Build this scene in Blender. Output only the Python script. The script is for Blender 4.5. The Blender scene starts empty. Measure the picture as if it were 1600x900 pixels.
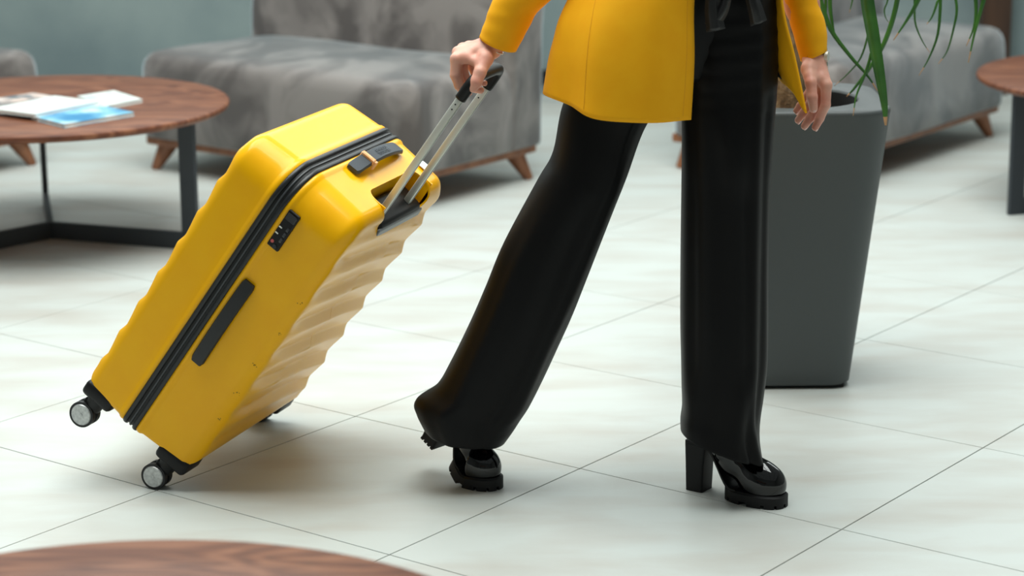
import bpy, bmesh, math, random
import numpy as np
from mathutils import Matrix, Vector

# ------------------------------------------------------------------ camera
SC = bpy.context.scene
COL = SC.collection
F_PX, PITCH, CAM_H, ROLL = 3541.5, 0.248593, 1.4852, 0.006517
cam_data = bpy.data.cameras.new('camera')
cam_data.sensor_width = 36.0
cam_data.lens = 36.0 * F_PX / 1600.0
cam_data.clip_start = 0.05
cam_data.dof.use_dof = True
cam_data.dof.focus_distance = 4.42
cam_data.dof.aperture_fstop = 3.4
cam = bpy.data.objects.new('camera', cam_data)
COL.objects.link(cam)
_R = Vector((1, 0, 0)); _F = Vector((0, math.cos(PITCH), -math.sin(PITCH))); _U = _R.cross(_F)
_X = _R * math.cos(ROLL) - _U * math.sin(ROLL); _Y = _R * math.sin(ROLL) + _U * math.cos(ROLL)
_M = Matrix((_X, _Y, -_F)).transposed().to_4x4(); _M.translation = (0, 0, CAM_H)
cam.matrix_world = _M
SC.camera = cam

# ------------------------------------------------------------------ sky, light, exposure
world = bpy.data.worlds.new('overcast_sky')
SC.world = world
world.use_nodes = True
_bg = world.node_tree.nodes['Background']
_bg.inputs['Color'].default_value = (0.90, 1.0, 0.985, 1)
_bg.inputs['Strength'].default_value = 0.26
SC.view_settings.view_transform = 'Standard'
SC.view_settings.look = 'None'
SC.view_settings.gamma = 1.0
SC.view_settings.use_curve_mapping = False
SC.view_settings.exposure = 0.0

# daylight coming straight down through the glass roof of the atrium
_sl = bpy.data.lights.new('roof_daylight', 'AREA')
_sl.shape = 'RECTANGLE'; _sl.size = 4.6; _sl.size_y = 4.0
_sl.energy = 520; _sl.color = (0.95, 1.0, 0.97)
_so = bpy.data.objects.new('roof_daylight', _sl); COL.objects.link(_so)
_so.location = (-0.3, 5.0, 4.9)
# daylight through the clerestory windows above the back wall
_wl = bpy.data.lights.new('clerestory_daylight', 'AREA')
_wl.shape = 'RECTANGLE'; _wl.size = 9.6; _wl.size_y = 1.9
_wl.energy = 170; _wl.color = (0.93, 1.0, 0.98)
_wo = bpy.data.objects.new('clerestory_daylight', _wl); COL.objects.link(_wo)
_wo.location = (0.0, 9.25, 3.15); _wo.rotation_euler = (-math.pi / 2, 0, 0)

# ------------------------------------------------------------------ helpers
rnd = random.Random(7)

def s2l(c):
    return tuple((v / 255 / 12.92 if v / 255 <= 0.04045 else ((v / 255 + 0.055) / 1.055) ** 2.4) for v in c)

def new_mat(name):
    m = bpy.data.materials.new(name); m.use_nodes = True
    nt = m.node_tree
    return m, nt, nt.nodes['Principled BSDF']

def mat(name, rgb, rough=0.5, metal=0.0, coat=0.0, sheen=0.0, spec=0.5, rgb2=None, scale=(8, 8, 8), detail=4.0,
        bump=0.0, bscale=200.0, coords='Object', lo=0.35, hi=0.65, coat_rough=0.05, dist=0.0):
    """Principled surface; rgb / rgb2 (sRGB 0-255) are mixed by noise, bump gives fine relief."""
    m, nt, b = new_mat(name)
    b.inputs['Roughness'].default_value = rough
    b.inputs['Metallic'].default_value = metal
    b.inputs['Specular IOR Level'].default_value = spec
    b.inputs['Coat Weight'].default_value = coat
    b.inputs['Coat Roughness'].default_value = coat_rough
    b.inputs['Sheen Weight'].default_value = sheen
    b.inputs['Base Color'].default_value = (*s2l(rgb), 1)
    if rgb2 is None and bump == 0: return m
    tc = nt.nodes.new('ShaderNodeTexCoord')
    if coords == 'World':
        geo = nt.nodes.new('ShaderNodeNewGeometry'); src = geo.outputs['Position']
    else:
        src = tc.outputs[coords]
    mp = nt.nodes.new('ShaderNodeMapping'); nt.links.new(src, mp.inputs['Vector'])
    mp.inputs['Scale'].default_value = scale
    if rgb2 is not None:
        n = nt.nodes.new('ShaderNodeTexNoise'); n.inputs['Scale'].default_value = 1.0
        n.inputs['Detail'].default_value = detail; n.inputs['Distortion'].default_value = dist
        nt.links.new(mp.outputs[0], n.inputs['Vector'])
        r = nt.nodes.new('ShaderNodeValToRGB')
        r.color_ramp.elements[0].position = lo; r.color_ramp.elements[0].color = (*s2l(rgb), 1)
        r.color_ramp.elements[1].position = hi; r.color_ramp.elements[1].color = (*s2l(rgb2), 1)
        nt.links.new(n.outputs['Fac'], r.inputs['Fac']); nt.links.new(r.outputs['Color'], b.inputs['Base Color'])
    if bump:
        n2 = nt.nodes.new('ShaderNodeTexNoise'); n2.inputs['Scale'].default_value = bscale
        n2.inputs['Detail'].default_value = 3
        nt.links.new(src, n2.inputs['Vector'])
        bp = nt.nodes.new('ShaderNodeBump'); bp.inputs['Strength'].default_value = bump
        bp.inputs['Distance'].default_value = 0.002
        nt.links.new(n2.outputs['Fac'], bp.inputs['Height']); nt.links.new(bp.outputs[0], b.inputs['Normal'])
    return m

def link(o, parent=None):
    COL.objects.link(o)
    if parent is not None: o.parent = parent
    return o

def mesh_obj(name, verts, faces, m, parent=None, smooth=True, world_space=False):
    me = bpy.data.meshes.new(name)
    me.from_pydata([tuple(map(float, v)) for v in verts], [], [tuple(map(int, f)) for f in faces])
    me.validate(); me.update()
    if m: me.materials.append(m)
    if smooth: me.shade_smooth()
    o = link(bpy.data.objects.new(name, me), parent)
    if parent is not None and world_space:
        o.matrix_parent_inverse = Matrix.Translation(-Vector(parent.location))
    return o

def bm_obj(name, bm, m, parent=None, smooth=False, world_space=False, sharp=None):
    bmesh.ops.recalc_face_normals(bm, faces=bm.faces)
    me = bpy.data.meshes.new(name); bm.to_mesh(me); bm.free()
    if m: me.materials.append(m)
    if smooth: me.shade_smooth()
    if sharp: me.set_sharp_from_angle(angle=math.radians(sharp))
    o = link(bpy.data.objects.new(name, me), parent)
    if parent is not None and world_space:
        o.matrix_parent_inverse = Matrix.Translation(-Vector(parent.location))
    return o

def tag(o, label=None, category=None, group=None, kind=None):
    if label: o['label'] = label
    if category: o['category'] = category
    if group: o['group'] = group
    if kind: o['kind'] = kind
    return o

def thing(name, label, category, loc=(0, 0, 0), rotz=0.0, group=None):
    o = bpy.data.objects.new(name, None); link(o)
    o.empty_display_size = 0.1
    o.location = loc; o.rotation_euler = (0, 0, rotz)
    return tag(o, label, category, group)

def add_box(bm, lo, hi, bevel=0.0, seg=2, mtx=None):
    r = bmesh.ops.create_cube(bm, size=1.0)
    vs = r['verts']
    lo, hi = Vector(lo), Vector(hi)
    for v in vs:
        v.co = Vector((lo[i] + (v.co[i] + 0.5) * (hi[i] - lo[i]) for i in range(3)))
    geom_v = list(vs)
    if bevel > 0:
        es = list({e for v in vs for e in v.link_edges})
        rb = bmesh.ops.bevel(bm, geom=es, offset=bevel, segments=seg, profile=0.5, affect='EDGES')
        geom_v = list({v for f in rb['faces'] for v in f.verts} | {v for v in vs if v.is_valid})
    if mtx is not None:
        for v in geom_v: v.co = mtx @ v.co
    return geom_v

def add_cyl(bm, p0, p1, r0, r1=None, n=20, caps=True):
    p0, p1 = Vector(p0), Vector(p1); r1 = r0 if r1 is None else r1
    d = (p1 - p0); q = d.to_track_quat('Z', 'Y').to_matrix()
    a, b = [], []
    for i in range(n):
        t = 2 * math.pi * i / n; e = q @ Vector((math.cos(t), math.sin(t), 0))
        a.append(bm.verts.new(p0 + e * r0)); b.append(bm.verts.new(p1 + e * r1))
    for i in range(n):
        j = (i + 1) % n; bm.faces.new((a[i], a[j], b[j], b[i]))
    if caps: bm.faces.new(a[::-1]); bm.faces.new(b)

def loft(rings, closed=True, cap0=False, cap1=False):
    n = len(rings[0]); V = np.concatenate(rings); Fs = []
    for k in range(len(rings) - 1):
        for i in range(n if closed else n - 1):
            j = (i + 1) % n
            Fs.append((k * n + i, k * n + j, (k + 1) * n + j, (k + 1) * n + i))
    if cap0: Fs.append(tuple(range(n))[::-1])
    if cap1: Fs.append(tuple((len(rings) - 1) * n + i for i in range(n)))
    return V, Fs

def cat(P, m):
    """Catmull-Rom resampling of a list of vectors to m samples."""
    P = np.asarray(P, float); n = len(P)
    Q = np.concatenate([[2 * P[0] - P[1]], P, [2 * P[-1] - P[-2]]])
    out = []
    for t in np.linspace(0, n - 1, m):
        i = min(int(t), n - 2); u = t - i
        a, b, c, d = Q[i], Q[i + 1], Q[i + 2], Q[i + 3]
        out.append(0.5 * ((2 * b) + (c - a) * u + (2 * a - 5 * b + 4 * c - d) * u * u + (3 * b - a - 3 * c + d) * u ** 3))
    return np.array(out)

def tube_mesh(path, radii, n=14, flat=1.0):
    path = np.asarray(path, float); m = len(path)
    radii = np.broadcast_to(np.asarray(radii, float), (m,))
    rings = []; up = None
    for i in range(m):
        t = path[min(i + 1, m - 1)] - path[max(i - 1, 0)]; t /= np.linalg.norm(t)
        if up is None:
            up = np.cross(t, [0.13, 0.91, 0.2]); up /= np.linalg.norm(up)
        up = up - t * (up @ t); up /= np.linalg.norm(up); sd = np.cross(t, up)
        a = np.linspace(0, 2 * np.pi, n, endpoint=False)
        rings.append(path[i] + radii[i] * (np.cos(a)[:, None] * up * flat + np.sin(a)[:, None] * sd))
    return loft(rings, True, True, True)

def rrect(x0, x1, y0, y1, r, ne=6, nc=6):
    """Rounded rectangle outline; r = radius or (bl, br, tr, tl); always the same vertex count."""
    if not hasattr(r, '__len__'): r = (r,) * 4
    mx = min(x1 - x0, y1 - y0) / 2 - 1e-5
    r = [max(min(q, mx), 1e-4) for q in r]
    cs = [(x0 + r[0], y0 + r[0], math.pi, r[0]), (x1 - r[1], y0 + r[1], 1.5 * math.pi, r[1]),
          (x1 - r[2], y1 - r[2], 0, r[2]), (x0 + r[3], y1 - r[3], 0.5 * math.pi, r[3])]
    pts = []
    for k, (cx, cy, a0, q) in enumerate(cs):
        arc = [(cx + q * math.cos(a0 + 0.5 * math.pi * i / nc), cy + q * math.sin(a0 + 0.5 * math.pi * i / nc)) for i in range(nc + 1)]
        nx = cs[(k + 1) % 4]; e0 = arc[-1]
        e1 = (nx[0] + nx[3] * math.cos(nx[2]), nx[1] + nx[3] * math.sin(nx[2]))
        pts += arc + [(e0[0] + (e1[0] - e0[0]) * i / ne, e0[1] + (e1[1] - e0[1]) * i / ne) for i in range(1, ne)]
    return np.array(pts)

def rr_loft(x0, x1, y0, y1, r, profile, ne=6, nc=6, cap0=False, cap1=False):
    """Loft of inset rounded rectangles; profile = [(inset, z), ...]."""
    rr = r if hasattr(r, '__len__') else (r,) * 4
    rings = []
    for ins, z in profile:
        p = rrect(x0 + ins, x1 - ins, y0 + ins, y1 - ins, [max(q - ins, 0.003) for q in rr], ne, nc)
        rings.append(np.c_[p, np.full(len(p), z)])
    return loft(rings, True, cap0, cap1)

# ---- signed-distance modelling: smooth unions turned into one mesh by surface nets
def sd_cap(P, a, b, ra, rb):
    a = np.asarray(a, float); b = np.asarray(b, float); d = b - a; L = max(d @ d, 1e-12)
    t = np.clip(((P - a) @ d) / L, 0, 1)
    return np.linalg.norm(P - a - t[..., None] * d, axis=-1) - (ra + t * (rb - ra))

def sd_ell(P, c, r, M=None):
    q = P - np.asarray(c, float)
    if M is not None: q = q @ np.asarray(M, float).T
    r = np.asarray(r, float)
    k0 = np.linalg.norm(q / r, axis=-1); k1 = np.linalg.norm(q / (r * r), axis=-1)
    return k0 * (k0 - 1) / np.maximum(k1, 1e-9)

def smin(a, b, k):
    h = np.clip(0.5 + 0.5 * (b - a) / k, 0, 1)
    return b * (1 - h) + a * h - k * h * (1 - h)

def sdf_mesh(prims, res, k=0.01, post=None):
    """prims: ('c', a, b, ra, rb[, k]) round cones and ('e', centre, radii, M or None[, k]) ellipsoids."""
    lo = np.full(3, 1e9); hi = -lo
    for p in prims:
        if p[0] == 'c':
            R = max(p[3], p[4]); lo = np.minimum(lo, np.minimum(p[1], p[2]) - R); hi = np.maximum(hi, np.maximum(p[1], p[2]) + R)
        else:
            R = max(p[2]); lo = np.minimum(lo, np.array(p[1]) - R); hi = np.maximum(hi, np.array(p[1]) + R)
    lo -= 3 * res; hi += 3 * res
    ax = [np.arange(lo[i], hi[i] + res, res) for i in range(3)]
    D = np.full([len(a) for a in ax], 0.2)
    for p in prims:
        kk = p[5] if p[0] == 'c' and len(p) > 5 else (p[4] if p[0] == 'e' and len(p) > 4 else k)
        if p[0] == 'c':
            R = max(p[3], p[4]) + kk + 3 * res; l = np.minimum(p[1], p[2]) - R; h = np.maximum(p[1], p[2]) + R
        else:
            R = max(p[2]) + kk + 3 * res; l = np.array(p[1]) - R; h = np.array(p[1]) + R
        sl = tuple(slice(int(np.searchsorted(ax[i], l[i])), int(np.searchsorted(ax[i], h[i]))) for i in range(3))
        G = np.stack(np.meshgrid(*[ax[i][sl[i]] for i in range(3)], indexing='ij'), -1)
        d = sd_cap(G, *p[1:5]) if p[0] == 'c' else sd_ell(G, p[1], p[2], p[3])
        D[sl] = smin(D[sl], d, kk)
    if post is not None:
        D = post(np.stack(np.meshgrid(*ax, indexing='ij'), -1), D)
    ins = D < 0
    nx, ny, nz = D.shape
    acc = np.zeros((nx - 1, ny - 1, nz - 1, 3)); cnt = np.zeros((nx - 1, ny - 1, nz - 1))
    corners = [(i, j, l) for i in (0, 1) for j in (0, 1) for l in (0, 1)]
    def sub(A, c): return A[c[0]:nx - 1 + c[0], c[1]:ny - 1 + c[1], c[2]:nz - 1 + c[2]]
    for c in corners:
        for axi in range(3):
            if c[axi] == 1: continue
            c2 = list(c); c2[axi] = 1; c2 = tuple(c2)
            A, B = sub(D, c), sub(D, c2); x = (A < 0) != (B < 0)
            t = np.where(x, A / np.where(x, A - B, 1), 0)
            cnt += x
            for q in range(3):
                acc[..., q] += x * (c[q] + (t if q == axi else 0))
    act = cnt > 0
    idx = np.full(act.shape, -1); idx[act] = np.arange(act.sum())
    cell = np.argwhere(act)
    V = lo + (cell + acc[act] / cnt[act][:, None]) * res
    Fs = []
    for axi in range(3):
        s0 = [slice(1, -1)] * 3; s0[axi] = slice(0, -1)
        s1 = [slice(1, -1)] * 3; s1[axi] = slice(1, None)
        a, b = ins[tuple(s0)], ins[tuple(s1)]
        E = np.argwhere(a != b); flip = a[tuple(E.T)]
        off = np.array([1, 1, 1]); off[axi] = 0
        E = E + off
        u, v = (axi + 1) % 3, (axi + 2) % 3
        eu = np.zeros(3, int); ev = np.zeros(3, int); eu[u] = 1; ev[v] = 1
        q = np.stack([idx[tuple((E - eu - ev).T)], idx[tuple((E - ev).T)], idx[tuple(E.T)], idx[tuple((E - eu).T)]], 1)
        q[~flip] = q[~flip][:, ::-1]
        Fs.append(q)
    return V, np.concatenate(Fs)

def smooth_mesh(V, Fs, it=2, lam=0.5):
    n = len(V); e = np.concatenate([Fs[:, [0, 1]], Fs[:, [1, 2]], Fs[:, [2, 3]], Fs[:, [3, 0]]])
    deg = np.bincount(e[:, 0], minlength=n) + np.bincount(e[:, 1], minlength=n)
    for _ in range(it):
        S = np.zeros_like(V)
        for q in range(3):
            S[:, q] = np.bincount(e[:, 0], V[e[:, 1], q], n) + np.bincount(e[:, 1], V[e[:, 0], q], n)
        V = V + lam * (S / np.maximum(deg, 1)[:, None] - V)
    return V

# ------------------------------------------------------------------ measured shapes (world coordinates, metres)
LEG_FRONT = [[0.3823, 4.26, 1.1497, 0.0862, 0.0, -0.0006, 0.1], [0.3949, 4.26, 1.0312, 0.0976, 0.0, -0.0007, 0.112], [0.4038, 4.26, 0.9353, 0.097, 0.0, -0.0006, 0.112], [0.4093, 4.255, 0.8634, 0.0924, 0.0, -0.0006, 0.11], [0.4106, 4.25, 0.791, 0.0884, 0.0, -0.0005, 0.108], [0.4097, 4.235, 0.7312, 0.0842, 0.0, -0.0017, 0.1], [0.4088, 4.225, 0.6585, 0.082, 0.0, -0.0024, 0.094], [0.4082, 4.22, 0.5963, 0.0809, 0.0, -0.0036, 0.09], [0.4075, 4.21, 0.473, 0.0808, 0.0, -0.0043, 0.086], [0.4074, 4.2, 0.3478, 0.0812, 0.0, -0.0056, 0.085], [0.4069, 4.195, 0.2778, 0.0802, 0.0, -0.007, 0.085], [0.4037, 4.19, 0.2202, 0.0767, 0.0, -0.0082, 0.085], [0.401, 4.185, 0.1714, 0.0726, 0.0, -0.0134, 0.084], [0.3999, 4.18, 0.1406, 0.0739, 0.0, -0.02, 0.083], [0.4036, 4.175, 0.111, 0.0766, 0.0, -0.0292, 0.082]]
LEG_BACK = [[0.2602, 4.27, 0.8926, 0.0758, 0.0, -0.0187, 0.09], [0.219, 4.28, 0.8089, 0.0763, 0.0, -0.022, 0.09], [0.1768, 4.285, 0.7343, 0.0754, 0.0, -0.0222, 0.088], [0.1517, 4.28, 0.6426, 0.0689, 0.0, -0.0217, 0.088], [0.1239, 4.275, 0.5816, 0.0709, 0.0, -0.0275, 0.087], [0.0662, 4.27, 0.4564, 0.0781, 0.0, -0.033, 0.086], [0.0329, 4.268, 0.3771, 0.0826, 0.0, -0.025, 0.086], [0.0001, 4.268, 0.3031, 0.0843, 0.0, -0.0207, 0.086], [-0.0336, 4.27, 0.2305, 0.0878, 0.0, -0.0163, 0.087], [-0.058, 4.272, 0.1841, 0.0892, 0.0, -0.0177, 0.088], [-0.0841, 4.277, 0.1564, 0.0976, 0.0, -0.0178, 0.092], [-0.0902, 4.28, 0.129, 0.0884, 0.0, -0.0151, 0.094], [-0.0906, 4.283, 0.1008, 0.0748, 0.0, -0.0091, 0.092]]
SLEEVE_R = [[0.2868, 4.22, 1.3888, 0.0568, 0.0, -0.04, 0.07], [0.2104, 4.22, 1.2466, 0.0529, 0.0, -0.0292, 0.056], [0.1335, 4.23, 1.1068, 0.0486, 0.0, -0.0238, 0.05], [0.0697, 4.25, 1.0154, 0.0478, 0.0, -0.0193, 0.046], [0.0138, 4.265, 0.9553, 0.0451, 0.0, -0.0087, 0.044], [-0.0076, 4.27, 0.9126, 0.0398, 0.0, -0.01, 0.042], [-0.0236, 4.275, 0.8779, 0.035, 0.0, -0.0136, 0.04]]
SLEEVE_L = [[0.4568, 4.4, 1.422, 0.0512, 0.0, 0.0085, 0.07], [0.499, 4.42, 1.2528, 0.0458, 0.0, 0.007, 0.056], [0.5388, 4.43, 1.0987, 0.0383, 0.0, 0.0059, 0.05], [0.5518, 4.42, 1.0009, 0.034, 0.0, 0.006, 0.046], [0.5678, 4.41, 0.9312, 0.0322, 0.0, 0.006, 0.043], [0.5826, 4.4, 0.8824, 0.0322, 0.0, 0.006, 0.041], [0.5914, 4.395, 0.8324, 0.0253, 0.0, 0.0105, 0.038]]
COAT_HEM = [[0.3291, 4.1, 0.7604], [0.2337, 4.05, 0.764], [0.1591, 4.07, 0.768], [0.1059, 4.13, 0.7804], [0.0703, 4.25, 0.7872], [0.12, 4.42, 0.775], [0.28, 4.5, 0.775], [0.43, 4.52, 0.77], [0.524, 4.5, 0.7768], [0.5158, 4.23, 0.8046], [0.549, 4.16, 0.7604]]
COAT_MID = [[0.3339, 4.105, 0.8681], [0.2443, 4.05, 0.8769], [0.1645, 4.07, 0.878], [0.1165, 4.13, 0.8811], [0.0872, 4.24, 0.8798], [0.15, 4.39, 0.87], [0.28, 4.46, 0.87], [0.42, 4.48, 0.87], [0.5092, 4.46, 0.8456], [0.4965, 4.24, 0.8589], [0.5276, 4.17, 0.8571]]
COAT_TOP = [[0.3329, 4.11, 0.9783], [0.2581, 4.065, 0.9843], [0.1825, 4.095, 0.9811], [0.1349, 4.16, 0.9734], [0.1124, 4.24, 0.9637], [0.2, 4.34, 0.975], [0.29, 4.4, 0.975], [0.39, 4.42, 0.975], [0.45, 4.41, 0.975], [0.4797, 4.26, 0.9589], [0.5014, 4.18, 0.9686]]
HAND_R = {'wrist': [-0.0358, 4.275, 0.8707], 'wrist2': [-0.0089, 4.27, 0.9125], 'index': [[-0.1022, 4.25, 0.8529], [-0.105, 4.25, 0.8225], [-0.0981, 4.255, 0.8009], [-0.0849, 4.26, 0.7939]], 'middle': [[-0.0989, 4.27, 0.8621], [-0.1018, 4.272, 0.8227], [-0.0937, 4.274, 0.7929], [-0.0802, 4.262, 0.7862]], 'ring': [[-0.0907, 4.29, 0.8665], [-0.0901, 4.292, 0.822], [-0.0782, 4.293, 0.791], [-0.0574, 4.285, 0.7872]], 'pinky': [[-0.0801, 4.31, 0.8684], [-0.0745, 4.312, 0.8287], [-0.0637, 4.31, 0.8017], [-0.0501, 4.3, 0.7983]], 'thumb': [[-0.0478, 4.245, 0.8533], [-0.0574, 4.222, 0.8314], [-0.0647, 4.216, 0.8143], [-0.0708, 4.216, 0.8034]]}
HAND_L = {'wrist': [0.5896, 4.385, 0.8308], 'wrist2': [0.5784, 4.395, 0.8794], 'index': [[0.6104, 4.345, 0.783], [0.6095, 4.34, 0.7451], [0.5993, 4.342, 0.7185], [0.5915, 4.345, 0.7003]], 'middle': [[0.6093, 4.365, 0.7861], [0.5988, 4.362, 0.7439], [0.5834, 4.362, 0.7163], [0.5726, 4.362, 0.6999]], 'ring': [[0.6054, 4.383, 0.7883], [0.5874, 4.38, 0.7473], [0.5718, 4.38, 0.7221], [0.5621, 4.38, 0.7082]], 'pinky': [[0.5986, 4.398, 0.7897], [0.5806, 4.397, 0.7546], [0.5673, 4.397, 0.7344], [0.56, 4.397, 0.7243]], 'thumb': [[0.5781, 4.36, 0.8121], [0.5786, 4.33, 0.7894], [0.5804, 4.32, 0.7636], [0.5835, 4.32, 0.7412]]}
LEAVES = [([[0.7478, 4.79, 0.9728], [0.7544, 4.79, 0.892], [0.7706, 4.79, 0.8105], [0.787, 4.79, 0.7282], [0.7986, 4.79, 0.6661], [0.8028, 4.79, 0.6231]], 0.0325), ([[0.6523, 4.9, 0.948], [0.6646, 4.9, 0.8998], [0.6768, 4.9, 0.8582], [0.6976, 4.9, 0.8095], [0.741, 4.9, 0.7534], [0.777, 4.9, 0.7139], [0.8005, 4.9, 0.6799]], 0.0125), ([[0.6942, 4.94, 0.9296], [0.6975, 4.94, 0.86], [0.7043, 4.94, 0.818], [0.7122, 4.94, 0.7857]], 0.0112), ([[0.8405, 4.92, 0.9446], [0.839, 4.92, 0.8685], [0.8181, 4.92, 0.7892], [0.7866, 4.92, 0.729], [0.7531, 4.92, 0.6826], [0.7368, 4.92, 0.6643]], 0.0125), ([[0.7743, 4.81, 0.835], [0.7695, 4.81, 0.7734], [0.756, 4.81, 0.7253], [0.7409, 4.81, 0.6839], [0.7353, 4.81, 0.6409]], 0.0081), ([[0.795, 5.0, 0.8518], [0.7926, 5.0, 0.7952], [0.7774, 5.0, 0.7383], [0.7501, 5.0, 0.7027], [0.7196, 5.0, 0.6742]], 0.0056), ([[0.9091, 4.95, 0.9548], [0.8976, 4.95, 0.8923], [0.885, 4.95, 0.8575], [0.8652, 4.95, 0.8226], [0.84, 4.95, 0.7834]], 0.0126), ([[0.8872, 5.02, 0.9335], [0.8955, 5.02, 0.8628], [0.8988, 5.02, 0.8131], [0.9145, 5.02, 0.7745], [0.9342, 5.02, 0.7443]], 0.0057), ([[0.9352, 4.97, 0.9525], [0.9419, 4.97, 0.8897], [0.9436, 4.97, 0.8476], [0.9402, 4.97, 0.7913], [0.9238, 4.97, 0.7418], [0.9027, 4.97, 0.7021]], 0.0084), ([[0.9673, 5.05, 0.9438], [0.987, 5.05, 0.8799], [0.9959, 5.05, 0.8371], [0.9905, 5.05, 0.7942], [0.9783, 5.05, 0.744], [0.9594, 5.05, 0.7152]], 0.0071), ([[1.0547, 4.98, 0.9507], [1.0438, 4.98, 0.8808], [1.032, 4.98, 0.8317], [1.0226, 4.98, 0.7893], [1.0125, 4.98, 0.7283]], 0.0112), ([[1.0077, 4.99, 0.9499], [1.0217, 4.99, 0.8868], [1.0267, 4.99, 0.8375], [1.0226, 4.99, 0.8021], [1.0087, 4.99, 0.7639]], 0.0099), ([[0.9603, 5.03, 0.9178], [0.9473, 5.03, 0.8542], [0.9372, 5.03, 0.8229], [0.9264, 5.03, 0.8073]], 0.0071), ([[0.8378, 5.0, 0.9219], [0.8327, 5.0, 0.8657], [0.8263, 5.0, 0.8446], [0.8298, 5.0, 0.8261], [0.8402, 5.0, 0.8119]], 0.0042), ([[0.7556, 4.96, 0.9269], [0.749, 4.96, 0.8712], [0.7428, 4.96, 0.8432]], 0.0056), ([[0.6945, 5.0, 0.9088], [0.6959, 5.0, 0.81], [0.7003, 5.0, 0.7531], [0.7045, 5.0, 0.703]], 0.0071)]

# ------------------------------------------------------------------ materials
M_TILE = mat('porcelain_tile', (184, 182, 175), 0.45, rgb2=(196, 201, 197), scale=(2.8, 8.0, 1.0), detail=9, coords='World', lo=0.28, hi=0.60, dist=0.3, spec=0.35, bump=0.08, bscale=260)
M_GROUT = mat('grout', (132, 130, 124), 0.9)
M_WALL = mat('concrete_wall', (112, 128, 131), 0.85, rgb2=(142, 156, 155), scale=(1.6, 1.6, 1.6), detail=8, coords='World', bump=0.25, bscale=14)
M_WALL2 = mat('white_plaster', (140, 142, 141), 0.9)
M_DARKWOOD = mat('dark_wood', (58, 38, 26), 0.5, rgb2=(74, 50, 34), scale=(30, 30, 2))
M_WOODLEG = mat('walnut_leg', (122, 76, 50), 0.42, rgb2=(150, 98, 66), scale=(40, 40, 4))
M_STEEL = mat('anthracite_steel', (44, 50, 56), 0.45, metal=0.0, spec=0.5)
M_BEAM = mat('roof_steel', (150, 156, 156), 0.6)

def wood_mat(name, ca, cb, cc):
    m, nt, b = new_mat(name)
    tc = nt.nodes.new('ShaderNodeTexCoord')
    mp = nt.nodes.new('ShaderNodeMapping'); mp.inputs['Rotation'].default_value = (0, 0, 0.65); mp.inputs['Scale'].default_value = (1.3, 8.5, 4)
    nt.links.new(tc.outputs['Object'], mp.inputs['Vector'])
    n = nt.nodes.new('ShaderNodeTexNoise'); n.inputs['Scale'].default_value = 1.0; n.inputs['Detail'].default_value = 2; n.inputs['Distortion'].default_value = 1.2
    nt.links.new(mp.outputs[0], n.inputs['Vector'])
    mul = nt.nodes.new('ShaderNodeMath'); mul.operation = 'MULTIPLY'; mul.inputs[1].default_value = 7.0
    nt.links.new(n.outputs['Fac'], mul.inputs[0])
    fr = nt.nodes.new('ShaderNodeMath'); fr.operation = 'PINGPONG'; fr.inputs[1].default_value = 0.5
    nt.links.new(mul.outputs[0], fr.inputs[0])
    n2 = nt.nodes.new('ShaderNodeTexNoise'); n2.inputs['Scale'].default_value = 1.0; n2.inputs['Detail'].default_value = 5
    mp2 = nt.nodes.new('ShaderNodeMapping'); mp2.inputs['Rotation'].default_value = (0, 0, 0.65); mp2.inputs['Scale'].default_value = (8, 160, 20)
    nt.links.new(tc.outputs['Object'], mp2.inputs['Vector']); nt.links.new(mp2.outputs[0], n2.inputs['Vector'])
    add = nt.nodes.new('ShaderNodeMath'); add.operation = 'MULTIPLY_ADD'; add.inputs[1].default_value = 0.9; 
    nt.links.new(fr.outputs[0], add.inputs[0]); 
    h = nt.nodes.new('ShaderNodeMath'); h.operation = 'MULTIPLY'; h.inputs[1].default_value = 0.75
    nt.links.new(n2.outputs['Fac'], h.inputs[0]); nt.links.new(h.outputs[0], add.inputs[2])
    r = nt.nodes.new('ShaderNodeValToRGB')
    r.color_ramp.elements[0].position = 0.22; r.color_ramp.elements[0].color = (*s2l(ca), 1)
    r.color_ramp.elements[1].position = 0.85; r.color_ramp.elements[1].color = (*s2l(cc), 1)
    e = r.color_ramp.elements.new(0.55); e.color = (*s2l(cb), 1)
    nt.links.new(add.outputs[0], r.inputs['Fac']); nt.links.new(r.outputs['Color'], b.inputs['Base Color'])
    b.inputs['Roughness'].default_value = 0.45; b.inputs['Specular IOR Level'].default_value = 0.3
    bp = nt.nodes.new('ShaderNodeBump'); bp.inputs['Strength'].default_value = 0.25; bp.inputs['Distance'].default_value = 0.001
    nt.links.new(n2.outputs['Fac'], bp.inputs['Height']); nt.links.new(bp.outputs[0], b.inputs['Normal'])
    return m
M_TABLE = wood_mat('oiled_wood_top', (74, 38, 24), (106, 60, 39), (136, 88, 62))

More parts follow.
